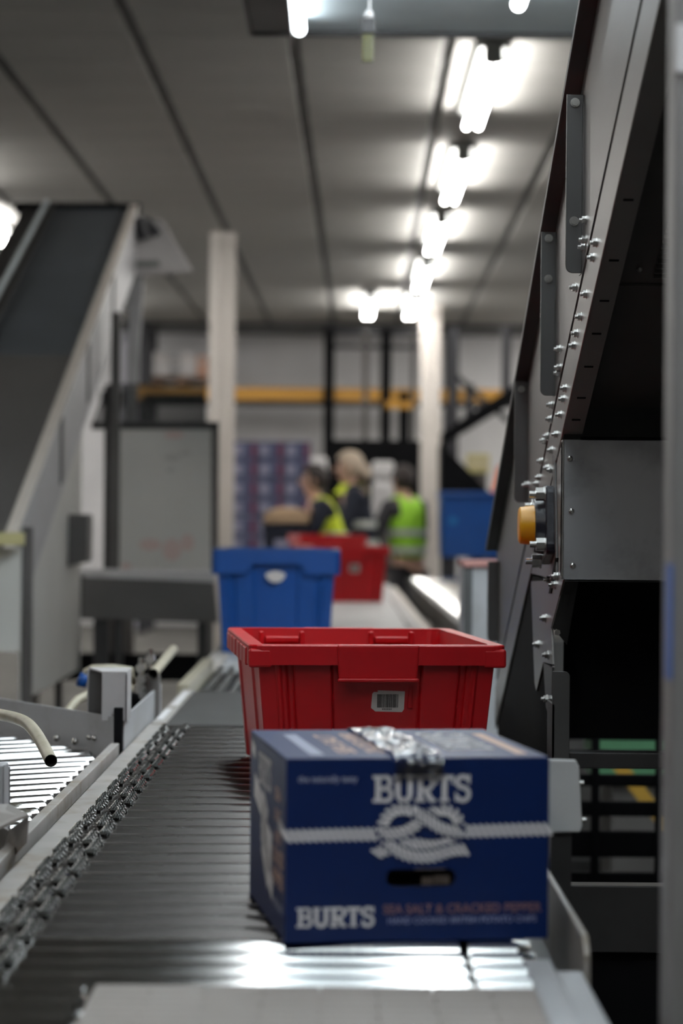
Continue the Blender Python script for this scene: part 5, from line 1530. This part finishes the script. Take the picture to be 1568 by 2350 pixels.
# ================================================================ PEOPLE
def skin_obj(name, joints, edges, radii, m, parent, sub=2):
    me = bpy.data.meshes.new(name)
    me.from_pydata([tuple(j) for j in joints], edges, [])
    o = bpy.data.objects.new(name, me)
    COL.objects.link(o)
    o.parent = parent
    md = o.modifiers.new('skin', 'SKIN')
    md.use_smooth_shade = True
    for i, r_ in enumerate(radii):
        rr = r_ if isinstance(r_, tuple) else (r_, r_)
        me.skin_vertices[0].data[i].radius = rr
    me.skin_vertices[0].data[0].use_root = True
    ss = o.modifiers.new('sub', 'SUBSURF')
    ss.levels = sub
    ss.render_levels = sub
    me.materials.append(m)
    return o
def person(label, loc, rz, hgt, vest, cloth, hair, longhair, hands, lean=0.10, head_turn=0.0, collar=None):
    """standing worker; local +Y is where the worker faces; hands: [(left hand), (right hand)] local targets at hgt 1.65"""
    t = thing('person', label, 'person', loc, rz, 'workers in hi-vis at the far end of the line')
    k = hgt / 1.65
    V = lambda x, y, z: Vector((x * k, y * k, z * k))
    J, E, R = [], [], []
    def add(p, r_, par=None):
        J.append(p); R.append(tuple(q * k for q in r_) if isinstance(r_, tuple) else r_ * k)
        if par is not None:
            E.append((par, len(J) - 1))
        return len(J) - 1
    pel = add(V(0, 0, 0.90), (0.145, 0.105))
    wai = add(V(0, lean * 0.3, 1.06), (0.125, 0.095), pel)
    che = add(V(0, lean * 0.75, 1.25), (0.150, 0.105), wai)
    upc = add(V(0, lean, 1.36), (0.130, 0.085), che)
    nek = add(V(0, lean * 1.2, 1.425), 0.052, upc)
    jaw = add(V(0, lean * 1.2 + 0.03, 1.49), (0.062, 0.070), nek)
    hed = add(V(0, lean * 1.2 + 0.02, 1.555), (0.075, 0.092), jaw)
    crn = add(V(0, lean * 1.2 + 0.01, 1.615), (0.060, 0.075), hed)
    sleeves = []
    for s, hd in zip((-1, 1), hands):
        sh = add(V(s * 0.165, lean, 1.345), 0.058, upc)
        h_ = V(*hd)
        shp = J[sh]
        mid_ = (shp + h_) / 2 + V(s * 0.07, -0.02, -0.10)
        el = add(mid_, 0.044, sh)
        wr = add(mid_.lerp(h_, 0.92), 0.029, el)
        pm = add(h_, (0.040, 0.022), wr)
        d = (h_ - mid_).normalized()
        sdv = d.cross(Vector((0, 0, 1))).normalized()
        for fi, (off, ln) in enumerate(((-0.027, 0.075), (-0.009, 0.088), (0.009, 0.083), (0.027, 0.065))):
            b = add(h_ + d * 0.035 * k + sdv * off * k, 0.0095, pm)
            b2 = add(h_ + d * (0.035 + ln * 0.55) * k + sdv * off * 1.1 * k + Vector((0, 0, -0.008 * k)), 0.0085, b)
            b3 = add(h_ + d * (0.035 + ln * 0.9) * k + sdv * off * 1.1 * k + Vector((0, 0, -0.030 * k)), 0.0075, b2)
        th = add(h_ - sdv * s * 0.034 * k + d * 0.008 * k, 0.011, pm)
        add(h_ - sdv * s * 0.055 * k + d * 0.045 * k + Vector((0, 0, -0.012 * k)), 0.009, th)
        sleeves.append((sh, el, wr))
    for s in (-1, 1):
        hp2 = add(V(s * 0.085, 0, 0.84), 0.088, pel)
        kn = add(V(s * 0.095, 0.015, 0.48), 0.060, hp2)
        an = add(V(s * 0.10, -0.02, 0.09), 0.040, kn)
        ft = add(V(s * 0.10, 0.06, 0.045), (0.042, 0.035), an)
        add(V(s * 0.105, 0.15, 0.035), (0.040, 0.026), ft)
    body = skin_obj('body', J, E, R, M['skin'], t)
    # clothes follow the same joints, a little thicker
    g = 1.14
    Cj, Ce, Cr = [], [], []
    def addc(p, r_, par=None):
        Cj.append(p); Cr.append(r_)
        if par is not None:
            Ce.append((par, len(Cj) - 1))
        return len(Cj) - 1
    sc2 = lambda r_, f: tuple(q * f for q in r_) if isinstance(r_, tuple) else r_ * f
    i0 = addc(J[pel], sc2(R[pel], 1.12)); i1 = addc(J[wai], sc2(R[wai], 1.16), i0); i2 = addc(J[che], sc2(R[che], 1.13), i1); i3 = addc(J[upc], sc2(R[upc], 1.12), i2)
    addc(J[nek] - V(0, 0, 0.015), 0.060 * k, i3)
    for sh, el, wr in sleeves:
        a = addc(J[sh], R[sh] * 1.22, i3); b = addc(J[el], R[el] * 1.3, a); addc(J[wr].lerp(J[el], 0.25), R[wr] * 1.45, b)
    skin_obj('jumper', Cj, Ce, Cr, cloth, t)
    Cj, Ce, Cr = [], [], []
    i0 = addc(J[pel] + V(0, 0, 0.04), sc2(R[pel], 1.10))
    for s in (-1, 1):
        a = addc(V(s * 0.088, 0, 0.80), 0.098 * k, i0); b = addc(V(s * 0.097, 0.012, 0.48), 0.074 * k, a); addc(V(s * 0.10, -0.015, 0.10), 0.058 * k, b)
    skin_obj('trousers', Cj, Ce, Cr, M['grey_cloth'], t)
    Cj, Ce, Cr = [], [], []
    i0 = addc(J[pel] + V(0, 0, 0.0), sc2(R[pel], 1.26)); i1 = addc(J[wai], sc2(R[wai], 1.32), i0); i2 = addc(J[che], sc2(R[che], 1.25), i1); i3 = addc(J[upc] + V(0, 0, 0.005), sc2(R[upc], 1.22), i2)
    for s in (-1, 1):
        addc(J[upc] + V(s * 0.10, 0, 0.012), 0.075 * k, i3)
    vo = skin_obj('vest', Cj, Ce, Cr, vest, t)
    for zz, yv in ((0.98, 0.02), (1.12, lean * 0.45)):
        L_ = []
        for rr in (0.0, 0.05):
            L_.append([V(math.cos(a) * 0.176, yv + math.sin(a) * 0.135, zz + rr) for a in [2 * PI * q / 24 for q in range(24)]])
        MB().loft(L_, False, False).build('reflective_band', M['reflect'], vo)
    for s in (-1, 1):
        MB().loft([[V(s * 0.10 + dx, 0.05 * dy, 0.07 if dy > -0.5 else 0.07) for dx, dy in ()]] if False else
                  [[V(s * 0.10 + math.cos(a) * 0.05 * f, 0.055 + math.sin(a) * 0.135 * f, z) for a in [2 * PI * q / 16 for q in range(16)]] for z, f in ((0.0, 0.95), (0.03, 1.0), (0.075, 0.8), (0.10, 0.55))]).build('shoe', M['navy_cloth'], t)
    # face and hair on a turned head
    hc_ = J[hed]
    rot = Matrix.Rotation(head_turn, 3, 'Z')
    def hd_(x, y, z):
        return hc_ + rot @ V(x, y, z)
    hb = MB()
    hb.sphere((0, 0, 0), 1, 24, 16)
    for v in hb.bm.verts:
        x, y, z = v.co
        v.co = hd_(x * 0.088, y * 0.108 - 0.012, z * 0.108 + 0.022 - (0.0 if y > 0.1 else 0.0))
    cut = [v for v in hb.bm.verts if (rot.inverted() @ (v.co - hc_)).y > 0.045 * k and (rot.inverted() @ (v.co - hc_)).z < 0.055 * k]
    bmesh.ops.delete(hb.bm, geom=cut, context='VERTS')
    ho = hb.build('hair', hair, t)
    sd = ho.modifiers.new('solid', 'SOLIDIFY'); sd.thickness = 0.012 * k
    if longhair:
        MB().tube([hd_(0, -0.10, 0.02), hd_(0, -0.135, -0.05), hd_(0, -0.12, -0.15), hd_(0, -0.10, -0.24)], [0.035 * k, 0.045 * k, 0.04 * k, 0.012 * k], 12).build('ponytail', hair, t)
    MB().loft([[hd_(x * w_, y_, z_) for x in (-1, 1)] + [hd_(0, y_ + p_, z_)] for z_, w_, y_, p_ in ((0.02, 0.008, 0.088, 0.006), (-0.02, 0.016, 0.086, 0.026), (-0.028, 0.012, 0.086, 0.012))]).build('nose', M['skin'], t)
    for s in (-1, 1):
        MB().sphere(hd_(s * 0.032, 0.083, 0.012), 0.011 * k, 10, 8).build('eye', M['iris'], t)
        MB().sphere(hd_(s * 0.078, 0.0, -0.005), (0.010 * k, 0.02 * k, 0.03 * k), 10, 8).build('ear', M['skin'], t)
    MB().sphere(hd_(0, 0.088, -0.055), (0.022 * k, 0.008 * k, 0.007 * k), 10, 6).build('mouth', M['lip'], t)
    if collar is not None:
        MB().loft([[J[nek] + V(math.cos(a) * r_, math.sin(a) * r_, z) for a in [2 * PI * q / 20 for q in range(20)]] for z, r_ in ((-0.06, 0.13), (-0.03, 0.10), (0.01, 0.075))], False, False).build('collar', collar, t)
    return t
# faces the belt (towards -X), seen side on from behind
def face_dir(deg):
    return math.radians(deg)
c = P(775, 1200, 17.3)
w1 = person('dark-haired person in a yellow hi-vis vest reaching left over the line', (c.x + 0.02, 17.3, 0), face_dir(100), 1.58, M['hivis_y'], M['navy_cloth'], M['hair_dark'], False,
       [(-0.10, 0.34, 1.20), (0.13, 0.36, 1.18)], lean=0.16)
c = P(835, 1200, 18.2)
w2_ = person('blond person in dark clothes with a yellow collar between two workers', (c.x, 18.2, 0), face_dir(95), 1.70, M['navy_cloth'], M['navy_cloth'], M['hair_blond'], True,
       [(-0.16, 0.30, 1.05), (0.18, 0.28, 1.05)], lean=0.08, collar=M['hivis_y'])
c = P(940, 1200, 18.6)
w3 = person('dark-haired person in a green hi-vis vest standing against the right column', (c.x, 18.6, 0), face_dir(40), 1.61, M['hivis_g'], M['grey_cloth'], M['hair_dark'], False,
       [(-0.20, 0.25, 1.0), (0.20, 0.25, 1.0)], lean=0.06)
tr = thing('card_tray', 'tan card tray held over the line in front of the wrapped pallet', 'tray', P(670, 1192, 17.0))
a0_, a1_ = P(604, 1174, 17.05), P(712, 1206, 17.05)
MB().box(a0_.x, a1_.x, 17.05, 17.35, a1_.z, a1_.z + 0.02).box(a0_.x, a1_.x, 17.05, 17.06, a1_.z, a0_.z).box(a0_.x, a1_.x, 17.34, 17.35, a1_.z, a0_.z).box(a0_.x, a0_.x + 0.01, 17.05, 17.35, a1_.z, a0_.z).box(a1_.x - 0.01, a1_.x, 17.05, 17.35, a1_.z, a0_.z).build('tray_walls', M['bread'], tr, True)
MB().loft([[(a0_.x + (a1_.x - a0_.x) * (0.5 + 0.44 * f * math.cos(a)), 17.2 + 0.12 * f * math.sin(a), a1_.z + 0.02 + z) for a in [2 * PI * q / 16 for q in range(16)]] for z, f in ((0, 0.9), (0.05, 1), (0.09, 0.8), (0.105, 0.4))]).build('tray_load', M['bread'], tr, True)
